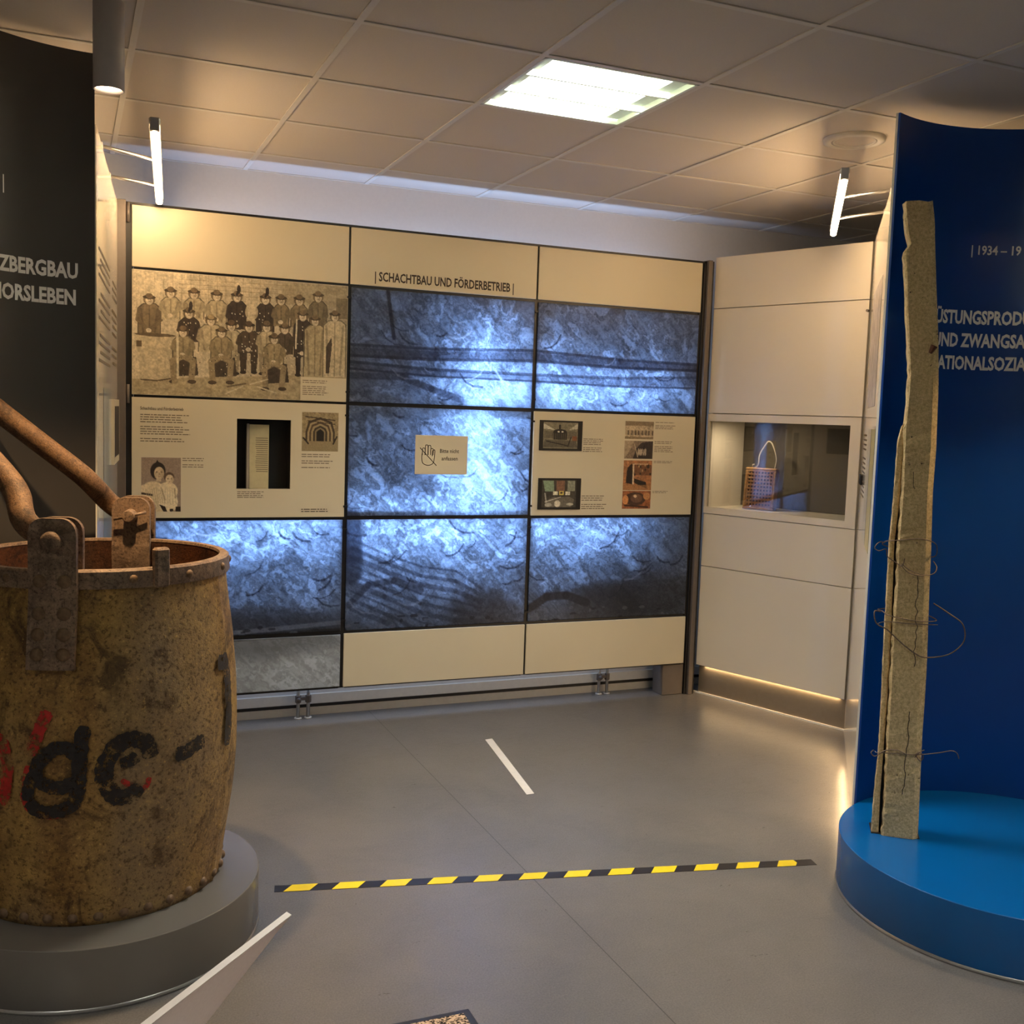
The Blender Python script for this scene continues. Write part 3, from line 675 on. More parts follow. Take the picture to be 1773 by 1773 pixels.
def small(seed, bg, fn, z1, z0, nm):
    cv = Canvas(64, int(64*(z1-z0)/.187)+1, bg); cv.grain(.35, 12, seed, 4); fn(cv); cv.grain(.18, 30, seed+3, 2)
    cv.mesh(nm, on_back(2.962, 3.150, z1, z0, FY-.0006), 'print', info_panel)
def p1(cv):
    cv.rect(0, 0, 1, .25, (112, 96, 76), .7)
    for k in range(16): cv.ell(.06+k*.06, .45+.06*math.sin(k*2.1), .022, .06, (196, 178, 150)); cv.rect(.04+k*.06, .52, .085+k*.06, .78, (70, 58, 48) if k % 2 else (150, 132, 108), .85)
    cv.rect(0, .85, 1, 1, (112, 96, 72), .7)
def p2(cv):
    cv.poly([(.3, 1), (.42, .4), (.6, .1), (1, 0), (1, 1)], (44, 36, 34), .85); cv.poly([(.0, 1), (0, 0), (.35, 0), (.18, .6)], (172, 154, 128), .8)
    for k in range(5): cv.ell(.5+k*.06, .62, .03, .2, (196, 182, 160), .85)
    cv.line((.35, .2), (.48, .9), .02, (200, 186, 160)); cv.line((.7, .2), (.62, .9), .02, (30, 24, 22))
def p3(cv):
    cv.poly([(.1, .75), (.14, .25), (.3, .1), (.36, .8)], (40, 28, 22)); cv.rect(.33, .12, .37, .8, (214, 196, 164)); cv.line((.33, .13), (.85, .12), .012, (214, 196, 164)); cv.rect(.58, .14, .61, .5, (190, 168, 134))
    cv.rect(.38, .15, .98, .5, (84, 56, 38), .6); cv.poly([(.38, .6), (.8, .72), (.86, .95), (.4, .75)], (36, 26, 20)); cv.rect(0, .82, 1, 1, (168, 122, 78), .7)
    for k in range(12): cv.ell(random.uniform(.4, .95), random.uniform(.15, .6), .03, .04, random.choice([(196, 160, 116), (40, 28, 22)]), .8)
def p4(cv):
    cv.ell(.45, .45, .36, .36, (70, 48, 36)); cv.ell(.5, .42, .2, .24, (110, 80, 58)); cv.ell(.45, .3, .06, .08, (214, 186, 150)); cv.line((.1, .8), (.9, .9), .05, (60, 36, 24)); cv.ell(.12, .5, .1, .25, (206, 140, 84)); cv.ell(.85, .3, .12, .2, (190, 134, 84))
small(3, (178, 160, 134), p1, 1.639, 1.537, 'small_photograph'); small(9, (130, 112, 96), p2, 1.526, 1.423, 'small_photograph')
small(14, (164, 112, 72), p3, 1.413, 1.240, 'small_photograph'); small(21, (150, 92, 56), p4, 1.236, 1.132, 'small_photograph')
text_block('caption_text', 3.160, 3.301, 1.641, 1.596, 5, info_panel, blanks=(1,)); text_block('caption_text', 3.160, 3.295, 1.530, 1.462, 7, info_panel, blanks=(2,)); text_block('caption_text', 3.160, 3.296, 1.414, 1.398, 2, info_panel); text_block('caption_text', 3.160, 3.274, 1.238, 1.222, 2, info_panel)

# booklet standing in the showcase
t = thing('booklet', 'old opened paper booklet standing in the dark wall showcase', 'booklet', (.90, FY+.07, SH[2]-.004))
bm = bmesh.new(); vs = box(bm, (-.048, -.006, 0), (.048, .006, .325), .001); bmesh.ops.rotate(bm, verts=bm.verts[:], cent=(0, 0, 0), matrix=Matrix.Rotation(-.25, 3, 'Z')); obj('page_block', bm, 'paper', t)
bm = bmesh.new(); box(bm, (-.062, -.004, 0), (-.05, .022, .328)); obj('spine', bm, 'cord', t)
bm = bmesh.new()
rr = random.Random(4)
for k in range(17):
    z = .255-k*.0105; x0 = -.018+rr.uniform(0, .006); x1 = .044
    P = [Vector((x0, -.0066, z)), Vector((x1, -.0066, z)), Vector((x1, -.0066, z+.0032)), Vector((x0, -.0066, z+.0032))]
    R_ = Matrix.Rotation(-.25, 3, 'Z'); bm.faces.new([bm.verts.new(R_@p) for p in P])
obj('handwriting', bm, 'textgrey', t)

# do-not-touch sign
t = thing('notice_sign', 'small beige do-not-touch notice with crossed-out hand on the backlit panel', 'sign', (1.850, FY-.001, 1.425))
bxo('plate', (-.148, -.004, -.104), (.148, 0, .104), 'cream', t, .001)
def sg(x, z): return (x, -.0046, z)
bm = bmesh.new()
def stroke(pts, w):
    for p, q in zip(pts, pts[1:]):
        d = Vector((q[0]-p[0], q[1]-p[1])); n = Vector((-d.y, d.x)).normalized()*w/2; e = d.normalized()*w*.4
        bm.faces.new([bm.verts.new(sg(*c_)) for c_ in (Vector(p)-e-n, Vector(q)+e-n, Vector(q)+e+n, Vector(p)-e+n)])
def sp2(pts, n=5): return [(v.x, v.y) for v in spline([(p[0], p[1], 0) for p in pts], n)]
hx, hz = -.075, .0
stroke(sp2([(hx-.034, hz+.012), (hx-.036, hz-.02), (hx-.028, hz-.046), (hx, hz-.056), (hx+.026, hz-.046), (hx+.034, hz-.02), (hx+.036, hz+.022), (hx+.030, hz+.026), (hx+.024, hz+.02), (hx+.022, hz-.006)]), .0038)
for k, (x, top) in enumerate(((-.026, .036), (-.010, .052), (.006, .050), (.020, .034))):
    stroke(sp2([(hx+x-.007, hz+.0), (hx+x-.007, hz+top-.006), (hx+x, hz+top), (hx+x+.007, hz+top-.006), (hx+x+.007, hz+.0)]), .0034)
stroke([(hx-.046, hz+.036), (hx+.046, hz-.056)], .0042)
obj('hand_symbol', bm, 'textdark', t)
lettering('notice_text', 'Bitte nicht', .020, .108, lambda x, y: sg(-.010+x, .012+y), 'textdark', t, .012)
lettering('notice_text', 'anfassen', .020, .092, lambda x, y: sg(.0+x, -.028+y), 'textdark', t, .012)

# radiator valve pairs below the display wall
for x, lab in ((1.16, 'pair of chrome radiator pipes with valves nearest the bucket'), (2.965, 'pair of chrome radiator pipes with valves near the corner foot block')):
    t = thing('radiator_pipes', lab, 'pipes', (x, WY-.06, 0), 'radiator pipes under the display wall')
    for s in (-1, 1):
        bm = bmesh.new(); tube(bm, [(s*.027, 0, 0), (s*.027, 0, .20)], .0095, 12); obj('pipe', bm, 'pipe', t, True)
        bm = bmesh.new(); tube(bm, [(s*.027, 0, .085), (s*.027, 0, .088), (s*.027, 0, .122), (s*.027, 0, .126)], [.013, .016, .016, .012], 6); obj('valve_nut', bm, 'postgrey', t)
        bm = bmesh.new(); tube(bm, [(s*.027, 0, 0), (s*.027, 0, .006)], .02, 16); obj('floor_collar', bm, 'whitepaint', t, True)
    bxo('valve_bridge', (-.026, -.008, .098), (.026, .008, .116), 'postgrey', t, .002)
    bm = bmesh.new(); tube(bm, [(-.027, 0, .106), (-.027, -.03, .106)], .011, 10); obj('valve_cap', bm, 'postgrey', t, True)
# ================================================================== SIDE WALL LEFT
def wall_run(o, e, z):
    o = Vector((*o, z)); d = Vector((e[0]-o.x, e[1]-o.y)); L = d.length; t_ = d/L
    return L, t_
def placed(name, label, cat, o, tdir, ndir):
    e = thing(name, label, cat); e.matrix_world = frame_mat((o[0], o[1], 0), tdir, ndir); return e
# local frame of a side wall: x along wall, y = out of the visible face, z up
o = Vector((.224, 5.326)); e = Vector((.098, 3.905)); LL = (e-o).length; td = (e-o)/LL; nd = Vector((-td.y, td.x))   # faces +X
lw = placed('white_partition', 'glossy white partition between the display wall and the charcoal curved wall', 'partition', o, td, nd)
sgn = 1 if nd.x > 0 else -1
def Lp(x, z, off=.001): return (x, sgn*off, z)
bxo('wall_board', (0, -sgn*.04, .0), (LL, 0, 2.572), 'white_gloss', lw)
def rect_on(name, x0, x1, z0, z1, mat, parent, P, off=.001):
    bm = bmesh.new(); bm.faces.new([bm.verts.new(P(x, z, off)) for x, z in ((x0, z0), (x1, z0), (x1, z1), (x0, z1))]); bmesh.ops.recalc_face_normals(bm, faces=bm.faces[:]); return obj(name, bm, mat, parent)
def strip_on(name, x0, x1, z0, z1, th, mat, parent):
    return bxo(name, (x0, min(0, sgn*th), z0), (x1, max(0, sgn*th), z1), mat, parent)
M['paleblue'] = plain('pale_blue_grey_print', (172, 184, 186), .12, var=.05, scale=8)
strip_on('showcase_frame', .08, .52, 1.38, 1.66, .012, 'cream', lw)
rect_on('showcase_glass', .11, .49, 1.41, 1.63, 'showcase', lw, Lp, .0125)
rect_on('printed_panel', .60, 1.05, 1.05, 1.70, 'paleblue', lw, Lp, .001)
text_block('body_text', .62, 1.35, 2.20, 1.78, 14, lw, 0, place=lambda p: Lp(p[0], p[2], .0016), blanks=(4, 9))
text_block('body_text', .1, .5, 2.18, 1.8, 12, lw, 0, place=lambda p: Lp(p[0], p[2], .0016), blanks=(3, 8))

# light bars along the partitions (arms are parts)
def light_bar(label, A, B, z, wallpts, power_aim):
    A = Vector((*A, z)); B = Vector((*B, z)); d = (B-A); L = d.length; d.normalize(); n = Vector((-d.y, d.x, 0))
    t = thing('light_bar', label, 'light bar', A, 'warm linear light bars')
    t.matrix_world = frame_mat(A, d, n)
    bxo('housing', (0, -.019, .006), (L, .019, .026), 'alu', t, .002)
    bm = bmesh.new(); tube(bm, [(.02, 0, -.006), (L-.02, 0, -.006)], .0145, 12); obj('diffuser', bm, 'bar_on', t, True)
    bxo('end_cap', (L-.02, -.016, -.016), (L+.004, .016, .028), 'alu', t, .002); bxo('end_cap', (-.004, -.016, -.016), (.02, .016, .028), 'alu', t, .002)
    inv = t.matrix_world.inverted()
    for s, wp in wallpts:
        p = inv @ Vector((*wp, z+.012)); bm = bmesh.new(); tube(bm, [(s*L, 0, .012), p], .007, 10); obj('support_arm', bm, 'alu', t, True)
        bxo('wall_bracket', (p.x-.02, p.y-.015, -.020), (p.x+.02, p.y+.015, .022), 'alu', t, .002)
    return t
def along(o, td, s): return (o+td*s)
light_bar('warm glowing light bar along the top of the left partition', (.408, 5.300), (.284, 3.90), 2.592,
          [(.22, along(o, td, .43)-nd*.02*sgn), (.58, along(o, td, .98)-nd*.02*sgn)], None)

# ================================================================== CABINET (angled) and RIGHT PARTITION
cA = Vector((3.518, 5.336)); cB = Vector((3.862, 4.412)); CL = (cB-cA).length; ct = (cB-cA)/CL; cn = Vector((ct.y, -ct.x))   # cn points to the room (-X)
if cn.x > 0: cn = -cn
cab = thing('display_cabinet', 'tall angled white cabinet with a glazed niche beside the blue wall', 'cabinet')
cab.matrix_world = frame_mat((cA.x, cA.y, 0), ct, -cn)     # local y points INTO the cabinet
CT = 2.612
bxo('plinth', (.0, .035, 0), (CL+.04, .40, .18), 'steel', cab)
bxo('floor_strip', (-.03, .026, 0), (CL+.045, .0345, .010), 'whitepaint', cab)
rows = [(.18, .788), (.788, 1.105), (1.70, 2.313), (2.313, CT)]
for z0, z1 in rows:
    bxo('front_panel', (0, 0, z0+.002), (CL, .02, z1-.002), 'cab', cab, .001)
bxo('carcass_side', (.0, .0201, .18), (.018, .40, CT-.01), 'cab', cab)
bxo('carcass_side', (CL-.018, .0201, .18), (CL, .40, CT-.01), 'cab', cab)
bxo('carcass_top', (.0185, .0201, CT-.022), (CL-.0185, .40, CT-.01), 'cab', cab)
bxo('carcass_back', (.0, .401, .18), (CL, .41, CT-.01), 'cab', cab)
NW = (.012, .925, 1.145, 1.655)
bm = bmesh.new()
for a, b in (((0, -.004, 1.107), (CL, .02, NW[2])), ((0, -.004, NW[3]), (CL, .02, 1.698)), ((0, -.004, NW[2]), (NW[0], .02, NW[3])), ((NW[1], -.004, NW[2]), (CL, .02, NW[3]))): box(bm, a, b)
nf = obj('niche_frame', bm, 'cab', cab)
bxo('glass_pane', (NW[0]-.003, .013, NW[2]-.003), (NW[1]+.003, .017, NW[3]+.003), 'glass', nf)
bm = bmesh.new()
box(bm, (.0185, .0205, NW[2]-.012), (CL-.0185, .36, NW[2]-.002)); obj('niche_floor', bm, 'cab', cab)
bm = bmesh.new(); box(bm, (.0185, .352, NW[2]), (CL-.0185, .36, NW[3]+.01)); box(bm, (.0185, .021, NW[3]+.002), (CL-.0185, .352, NW[3]+.01)); obj('niche_lining', bm, 'vitrine', cab)
bm = bmesh.new(); tube(bm, [(CL-.004, -.012, 2.255), (CL-.004, .004, 2.255)], .007, 10); obj('lock', bm, 'postgrey', cab)
area('niche_light', (*(cA+ct*.25-cn*.07), NW[3]-.004), (0, 0, -1), .04, .04, 2.0, (1, .78, .52))
# cane handbag inside the niche
bx_ = .335; t = thing('cane_handbag', 'small woven cane handbag with a cord handle in the glazed niche', 'handbag')
t.matrix_world = frame_mat((*(cA+ct*.29-cn*.13), NW[2]-.002), ct, -cn) @ Matrix.Rotation(.22, 4, 'Z') @ Matrix.Rotation(-.12, 4, 'X') @ Matrix.Translation((0, 0, .004))
BW, BH = .094, .245
bm = bmesh.new(); box(bm, (-BW+.012, .0, .012), (BW-.012, .045, BH-.012), .004); obj('lining', bm, 'cane_dark', t)
for a, b in (((-BW, -.008, 0), (BW, .05, .014)), ((-BW, -.008, BH-.014), (BW, .05, BH)), ((-BW, -.008, .0145), (-BW+.014, .05, BH-.0145)), ((BW-.014, -.008, .0145), (BW, .05, BH-.0145))):
    bxo('frame_rod', a, b, 'cane_frame', t, .004)
nx, nz = 8, 10
for i in range(nx+1):
    x = -BW+.018+(2*BW-.036)*i/nx; bxo('cane_strand', (x-.005, -.004, .013), (x+.005, -.0005, BH-.013), 'cane', t)
for k in range(nz+1):
    z = .018+(BH-.036)*k/nz; bxo('cane_strand', (-BW+.013, -.0065, z-.005), (BW-.013, -.0035, z+.005), 'cane', t)
bm = bmesh.new(); tube(bm, spline([(-.055, .02, BH-.004), (-.030, .02, BH+.02), (-.026, .02, BH+.08), (.01, .02, BH+.150), (.028, .02, BH+.158), (.05, .02, BH+.135), (.078, .02, BH+.06), (.072, .02, BH-.003)], 8), .0042, 8); obj('cord_handle', bm, 'cord', t, True)
bm = bmesh.new(); tube(bm, [(-.060, .012, BH+.002), (-.060, .012, BH+.018), (-.052, .018, BH+.02)], .005, 8); obj('clasp', bm, 'cord', t, True)

# right glossy partition
o2 = Vector((3.868, 4.405)); e2 = Vector((2.868, 3.172)); L2 = (e2-o2).length; t2 = (e2-o2)/L2; n2_ = Vector((-t2.y, t2.x))
if n2_.x > 0: n2_ = -n2_          # visible face looks to -X
rw = placed('white_partition', 'glossy white partition between the angled cabinet and the blue curved wall', 'partition', o2, t2, -n2_)
bxo('wall_board', (0, 0, .0), (L2, .04, 2.610), 'white_gloss', rw)
def Rp(x, z, off=.001): return (x, -off, z)
cv = Canvas(90, 80, (196, 186, 176)); cv.grain(.3, 10, 40, 5)
for k in range(26): cv.line((random.random(), random.random()*.3), (random.random(), .5+random.random()*.5), .006, (120, 110, 104), .6)
cv.mesh('mural_photograph', lambda U, V: (.30+.75*U, -.001+0*U, 2.30-.56*V), 'print', rw)
text_block('body_text', .18, .55, 1.62, 1.30, 14, rw, 0, place=lambda p: Rp(p[0], p[2], .0012), blanks=(4, 9))
rect_on('printed_panel', .62, .92, 1.12, 1.64, 'paleblue', rw, Rp)
M['ochreprint'] = plain('ochre_print', (196, 184, 128), .3, var=.06, scale=8)
rect_on('printed_panel', .94, 1.25, 1.12, 1.64, 'ochreprint', rw, Rp)
bxo('switch_plate', (.20, -.012, 1.36), (.34, -.0005, 1.41), 'showcase', rw, .002)
light_bar('warm glowing light bar along the top of the right partition', (3.611, 4.422), (2.818, 3.403), 2.630,
          [(.25, o2+t2*.39*L2-n2_*.02), (.63, o2+t2*.68*L2-n2_*.02)], None)

# ================================================================== CURVED WALLS + DISCS
def arc_wall(name, label, cx, cy, r, a0, a1, mat, h=2.795, th=.017):
    t = thing(name, label, 'partition', (cx, cy, 0))
    n = 40; A0, A1 = math.radians(a0), math.radians(a1)
    def shell(nm, r0, r1, mt):
        bm = bmesh.new()
        R = [[bm.verts.new((rr_*math.cos(A0+(A1-A0)*i/n), rr_*math.sin(A0+(A1-A0)*i/n), z)) for i in range(n+1)] for rr_, z in ((r0, 0), (r0, h), (r1, h), (r1, 0))]
        for k in range(4):
            for i in range(n): bm.faces.new([R[k][i], R[k][i+1], R[(k+1) % 4][i+1], R[(k+1) % 4][i]])
        bm.faces.new([R[k][0] for k in range(4)]); bm.faces.new([R[k][n] for k in range(3, -1, -1)])
        bmesh.ops.recalc_face_normals(bm, faces=bm.faces[:])
        o = obj(nm, bm, mt, t)
        for p in o.data.polygons: p.use_smooth = abs(p.normal.z) < .5 and len(p.vertices) == 4 and p.area < 1
        md = o.modifiers.new('es', 'EDGE_SPLIT'); md.split_angle = math.radians(40)
        return o
    shell('painted_board', r, r+.008, mat); shell('white_backing', r+.0083, r+th, 'whitepaint'); return t
def arc_text(name, s, cap, az_anchor, zb, r, parent, width=None, off=.036, anchor='end', prefix='', sx=None):
    """lettering on the inside of a curved wall; az_anchor in degrees for the anchor character edge"""
    V, F = text_raw(s, off, 1.0); x0 = V[:, 0].min(); x1 = V[:, 0].max()
    if anchor == 'end': ref = x1
    else:
        ref = text_raw(prefix+'H', off)[0][:, 0].max()-(text_raw('H', off)[0][:, 0].max()-text_raw('H', off)[0][:, 0].min())
    A = math.radians(az_anchor)
    me = bpy.data.meshes.new(name)
    me.from_pydata([((r-.0012)*math.cos(A-(x-ref)*sx/r), (r-.0012)*math.sin(A-(x-ref)*sx/r), zb+y*cap/CAPH) for x, y in V], [], F)
    return obj(name, me, 'textwhite', parent)
GC = (.093, 3.40); BC = (3.03, 2.575)
gw = arc_wall('curved_partition', 'tall charcoal curved wall behind the rusty bucket', *GC, .482, 90, 139, 'greywall')
bw = arc_wall('curved_partition', 'tall deep blue curved wall behind the concrete post', *BC, .577, -25, 112.3, 'bluewall')
V, F = text_raw('BERGBAU', .036); wB = V[:, 0].max()-V[:, 0].min(); SXG = .2187/wB
arc_text('title_text', 'SALZBERGBAU', .047, 96.4, 2.056, .482, gw, sx=SXG)
arc_text('title_text', 'MORSLEBEN', .047, 97.2, 1.968, .482, gw, sx=SXG)
arc_text('title_text', '|', .043, 124.3, 2.313, .482, gw, sx=SXG, off=.0)
V, F = text_raw('STUNGSPRO', .036); wS = V[:, 0].max()-V[:, 0].min(); SXB = .272/wS
arc_text('title_text', '| 1934 – 19', .033, 71.6, 2.324, .577, bw, sx=SXB*.86, off=.022, anchor='pre', prefix='')
arc_text('title_text', 'RÜSTUNGSPRODUKTION', .048, 81.3, 2.060, .577, bw, sx=SXB, anchor='pre', prefix='RÜ')
arc_text('title_text', 'UND ZWANGSARBEIT', .048, 81.5, 1.972, .577, bw, sx=SXB, anchor='pre', prefix='U')
arc_text('title_text', 'NATIONALSOZIALISMUS', .048, 82.2, 1.885, .577, bw, sx=SXB, anchor='pre', prefix='N')
def plinth(label, c_, r, h, mat, name='round_plinth'):
    t = thing(name, label, 'plinth', (*c_, 0))
    bm = bmesh.new(); R = lathe(bm, [(r-.012, .012), (r-.001, .012), (r, .014), (r, h-.002), (r-.002, h)], 96); disc_cap(bm, R[-1])
    o = obj('drum', bm, mat, t)
    for p in o.data.polygons: p.use_smooth = len(p.vertices) == 4
    md = o.modifiers.new('es', 'EDGE_SPLIT'); md.split_angle = math.radians(30)
    bm = bmesh.new(); lathe(bm, [(r-.02, 0), (r+.001, 0), (r+.003, .006), (r-.002, .0118)], 96); obj('base_ring', bm, 'alu', t, True)
    return t
plinth('round grey plinth carrying the rusty bucket', GC, .480, .180, 'greydisc')
plinth('round blue plinth carrying the concrete post', BC, .575, .200, 'bluedisc')

# ================================================================== RUSTY MINING BUCKET
KC = Vector((.093, 3.42, .1805))
kb = thing('mining_bucket', 'large rusty barrel-shaped iron bucket with a forged handle on the grey plinth', 'bucket', KC)
prof = [(.0, .362), (.028, .367), (.093, .373), (.145, .382), (.25, .398), (.34, .407), (.455, .411), (.607, .408), (.73, .398), (.823, .388), (.886, .378), (.96, .371), (1.003, .371)]
PZs = np.array([p[0] for p in prof]); PRs = np.array([p[1] for p in prof])
def brad(z): return float(np.interp(z, PZs, PRs))
def bsm(z):   # smoothed
    return np.mean([brad(min(1.003, max(0, z+d))) for d in (-.05, -.025, 0, .025, .05)]) if .05 < z < .95 else brad(z)
n = 160; zs = np.linspace(0, 1.003, 70)
bm = bmesh.new(); dn = fbm(70, n, 7, 61, 4); dn2 = fbm(70, n, 22, 81, 3)
wx = .5-.5*np.cos(np.linspace(0, 2*PI, n, endpoint=False))   # keep seam continuous
R = []
for j, z in enumerate(zs):
    ring = []
    for i in range(n):
        a = 2*PI*i/n; k = min(1, wx[i]*3)
        seam = .004 if abs(((a+.52) % (2*PI))-0) < .03 else 0     # vertical lap seam at the right
        r = bsm(z)+((dn[j, i]-.5)*.014+(dn2[j, i]-.5)*.006)*k*min(1, (1.003-z)*8)*min(1, z*10+.2)+seam
        ring.append(bm.verts.new((r*math.cos(a), r*math.sin(a), z)))
    R.append(ring)
for j in range(len(zs)-1):
    for i in range(n): bm.faces.new([R[j][i], R[j][(i+1) % n], R[j+1][(i+1) % n], R[j+1][i]])
disc_cap(bm, R[0], True)
obj('barrel', bm, 'rust', kb, True)
bm = bmesh.new(); Ri = lathe(bm, [(.30, .02), (.345, .06), (.38, .4), (.385, .6), (.365, .9), (.352, 1.002)], 80); disc_cap(bm, Ri[0]); bmesh.ops.reverse_faces(bm, faces=bm.faces[:]); obj('inner_lining', bm, 'rust_in', kb, True)
bm = bmesh.new(); lathe(bm, [(.351, 1.001), (.353, 1.009), (.374, 1.009), (.381, 1.004), (.384, .962), (.382, .957), (.372, .956)], 120)
o_ = obj('rim_band', bm, 'rust_lug', kb, True); md = o_.modifiers.new('es', 'EDGE_SPLIT'); md.split_angle = math.radians(28)
def bpt(az, z, off=0):
    r = bsm(z)+off; return Vector((r*math.cos(az), r*math.sin(az), z))
# rivets
bm = bmesh.new(); lathe(bm, [(.0001, .009), (.006, .008), (.0105, .005), (.0125, 0)], 10)
riv_me = bpy.data.meshes.new('rivet'); bm.to_mesh(riv_me); bm.free(); riv_me.materials.append(M['rivet_iron'])
for p in riv_me.polygons: p.use_smooth = True
def rivet(az, z, off=.0, s=1.0, par=None):
    o = bpy.data.objects.new('rivet', riv_me); C.objects.link(o); o.parent = par or kb
    nrm = Vector((math.cos(az), math.sin(az), 0)); o.location = bpt(az, z, off)
    o.rotation_euler = nrm.to_track_quat('Z', 'Y').to_euler(); o.scale = (s, s, s)
for k in range(34): rivet(2*PI*k/34+.05, .026, .001, 1.15)
for k in range(14): rivet(math.radians(-52.6)+2*PI*k/14, .982, .011, 1.0)
# lug straps (front and back)
def lug(az_deg):
    az = math.radians(az_deg); ax = Vector((math.cos(az), math.sin(az), 0)); tn = Vector((-math.sin(az), math.cos(az), 0))
    # outer strap follows the barrel, then rises straight above the rim with rounded top
    for nm, base, th, z0, ztop, hw in (('outer_lug', .012, .016, .745, 1.152, .063), ('inner_lug', -.045, .016, .86, 1.150, .062)):
        bm = bmesh.new(); rows_ = []
        Zs = list(np.linspace(z0, 1.0, 12))+[1.03, 1.08, 1.11]
        for z in Zs:
            rows_.append((z, hw))
        for k in range(1, 7): a = PI/2*k/6; rows_.append((1.11+(ztop-1.11)*math.sin(a), hw-.040*(1-math.cos(a))))
        fr, bk = [], []
        for z, w in rows_:
            zz = min(z, 1.0); f_, b_ = [], []
            for s in np.linspace(-1, 1, 7):
                x = s*w; rr_ = bsm(zz)
                rr_ = max(rr_, .372) if z > .96 else rr_
                d = math.sqrt(max(0, (rr_+base)**2-x*x)) if z < 1.0 else math.sqrt((.372+base)**2-x*x)*0.5+(.372+base)*.5
                f_.append(bm.verts.new(ax*(d+th)+tn*x+Vector((0, 0, z)))); b_.append(bm.verts.new(ax*d+tn*x+Vector((0, 0, z))))
            fr.append(f_); bk.append(b_)
        for j in range(len(fr)-1):
            for i in range(6):
                bm.faces.new([fr[j][i], fr[j][i+1], fr[j+1][i+1], fr[j+1][i]]); bm.faces.new([bk[j][i+1], bk[j][i], bk[j+1][i], bk[j+1][i+1]])
            for i in (0, 6): bm.faces.new([fr[j][i], bk[j][i], bk[j+1][i], fr[j+1][i]])
        for j in (0, -1):
            for i in range(6): bm.faces.new([fr[j][i], bk[j][i], bk[j][i+1], fr[j][i+1]])
        bmesh.ops.recalc_face_normals(bm, faces=bm.faces[:])
        o = obj(nm, bm, 'rust_lug', kb)
        if nm == 'outer_lug': outer = o
    # pin with head
    c0 = ax*.310+Vector((0, 0, 1.09)); c1 = ax*.402+Vector((0, 0, 1.09))
    bm = bmesh.new(); tube(bm, [c0-ax*.02, c0-ax*.02+ax*.001, c1, c1+ax*.010, c1+ax*.016], [.017, .02, .028, .027, .018], 20); obj('pin_bolt', bm, 'rust_lug', kb, True)
    if az_deg > 0:
        bm = bmesh.new(); tube(bm, [c0-ax*.005-tn*.055+Vector((0, 0, .014)), c0-ax*.006, c0-ax*.005+tn*.05-Vector((0, 0, .012))], .005, 8); obj('split_pin', bm, 'rust_lug', kb, True)
    for z in (.982, .895, .840, .787):
        for s in (-1, 1): rivet(az+s*.0785/.75*.78, z, .0285 if z < .95 else .0295, 1.5, outer)
lug(-109); lug(71)
# handle
a_ = Vector((math.cos(math.radians(71)), math.sin(math.radians(71)), 0)); p_ = Vector((-a_.y, a_.x, 0)); zz_ = Vector((0, 0, 1))
apex = p_*.640+zz_*(.592+1.09)
def rodpath(s):
    base = a_*s*.355+zz_*1.09; d = (apex+a_*s*.03)-base
    return [base+p_*-.02+zz_*.0, base+p_*.035+zz_*.012, base+p_*.085+zz_*.045]+[base+d*k for k in (.22, .40, .6, .8, .97)]
for s in (1, -1):
    pts = spline(rodpath(s), 6); N_ = len(pts)
    rad = [(.030 if k < 3 else .034) for k in range(N_)]
    bm = bmesh.new(); tube(bm, pts, rad, 20)
    # flatten the eye end between the lug plates
    for v in bm.verts:
        q = v.co-a_*s*.355; along_ = (v.co-(a_*s*.355+zz_*1.09)).length
        k = max(0, min(1, (.15-along_)/.09))
        dlt = (v.co-a_*s*.348).dot(a_); v.co -= a_*dlt*k*.55
    obj('handle_rod', bm, 'rust_rod', kb, True)
bm = bmesh.new(); tube(bm, [apex+a_*-.06-p_*.01, apex+a_*-.03+p_*.01, apex+a_*.03+p_*.01, apex+a_*.06-p_*.01], .036, 16); obj('handle_crown', bm, 'rust_rod', kb, True)
# small bracket on the rim
azb = math.radians(-67); ax = Vector((math.cos(azb), math.sin(azb), 0)); tn = Vector((-math.sin(azb), math.cos(azb), 0))
bm = bmesh.new(); box(bm, (-.012, -.022, .955), (.016, .022, 1.066), .006)
for v in bm.verts: v.co = ax*(.383+v.co.x)+tn*v.co.y+zz_*v.co.z
obj('rim_bracket', bm, 'rust_lug', kb)
# painted letters
def paint(name, pts, w, mat, off=.007, seed=1):
    rr_ = random.Random(seed); P = spline([(math.radians(a)*.405, z-KC.z, 0) for a, z in pts], 8)
    bm = bmesh.new(); prev = None
    for i, p in enumerate(P):
        d = (P[min(i+1, len(P)-1)]-P[max(i-1, 0)]).normalized(); nn = Vector((-d.y, d.x, 0))
        e = min(1, .55+i*.25, .55+(len(P)-1-i)*.25)
        cur = []
        for s in (-1, -.33, .33, 1):
            q = p+nn*s*w/2*e*rr_.uniform(.86, 1.12) if abs(s) == 1 else p+nn*s*w/2*e
            cur.append(bm.verts.new(bpt(q.x/.405, q.y, off)))
        if prev:
            for k in range(3): bm.faces.new([prev[k], prev[k+1], cur[k+1], cur[k]])
        prev = cur
    return obj(name, bm, mat, kb, True)
paint('painted_letter', [(-110, .812), (-112.5, .77), (-115.5, .715), (-117, .69)], .034, 'red_paint', .0068, 2)
paint('painted_letter', [(-131, .73), (-127.5, .715), (-125.8, .65), (-127, .58), (-129.5, .545)], .034, 'red_paint', .0068, 3)
paint('painted_letter', [(-117.5, .66), (-119, .56), (-113, .523), (-106, .522)], .02, 'red_paint', .0066, 13)
paint('painted_letter', [(-84, .61), (-78, .575), (-75, .58), (-73.5, .605)], .016, 'red_paint', .0066, 14)
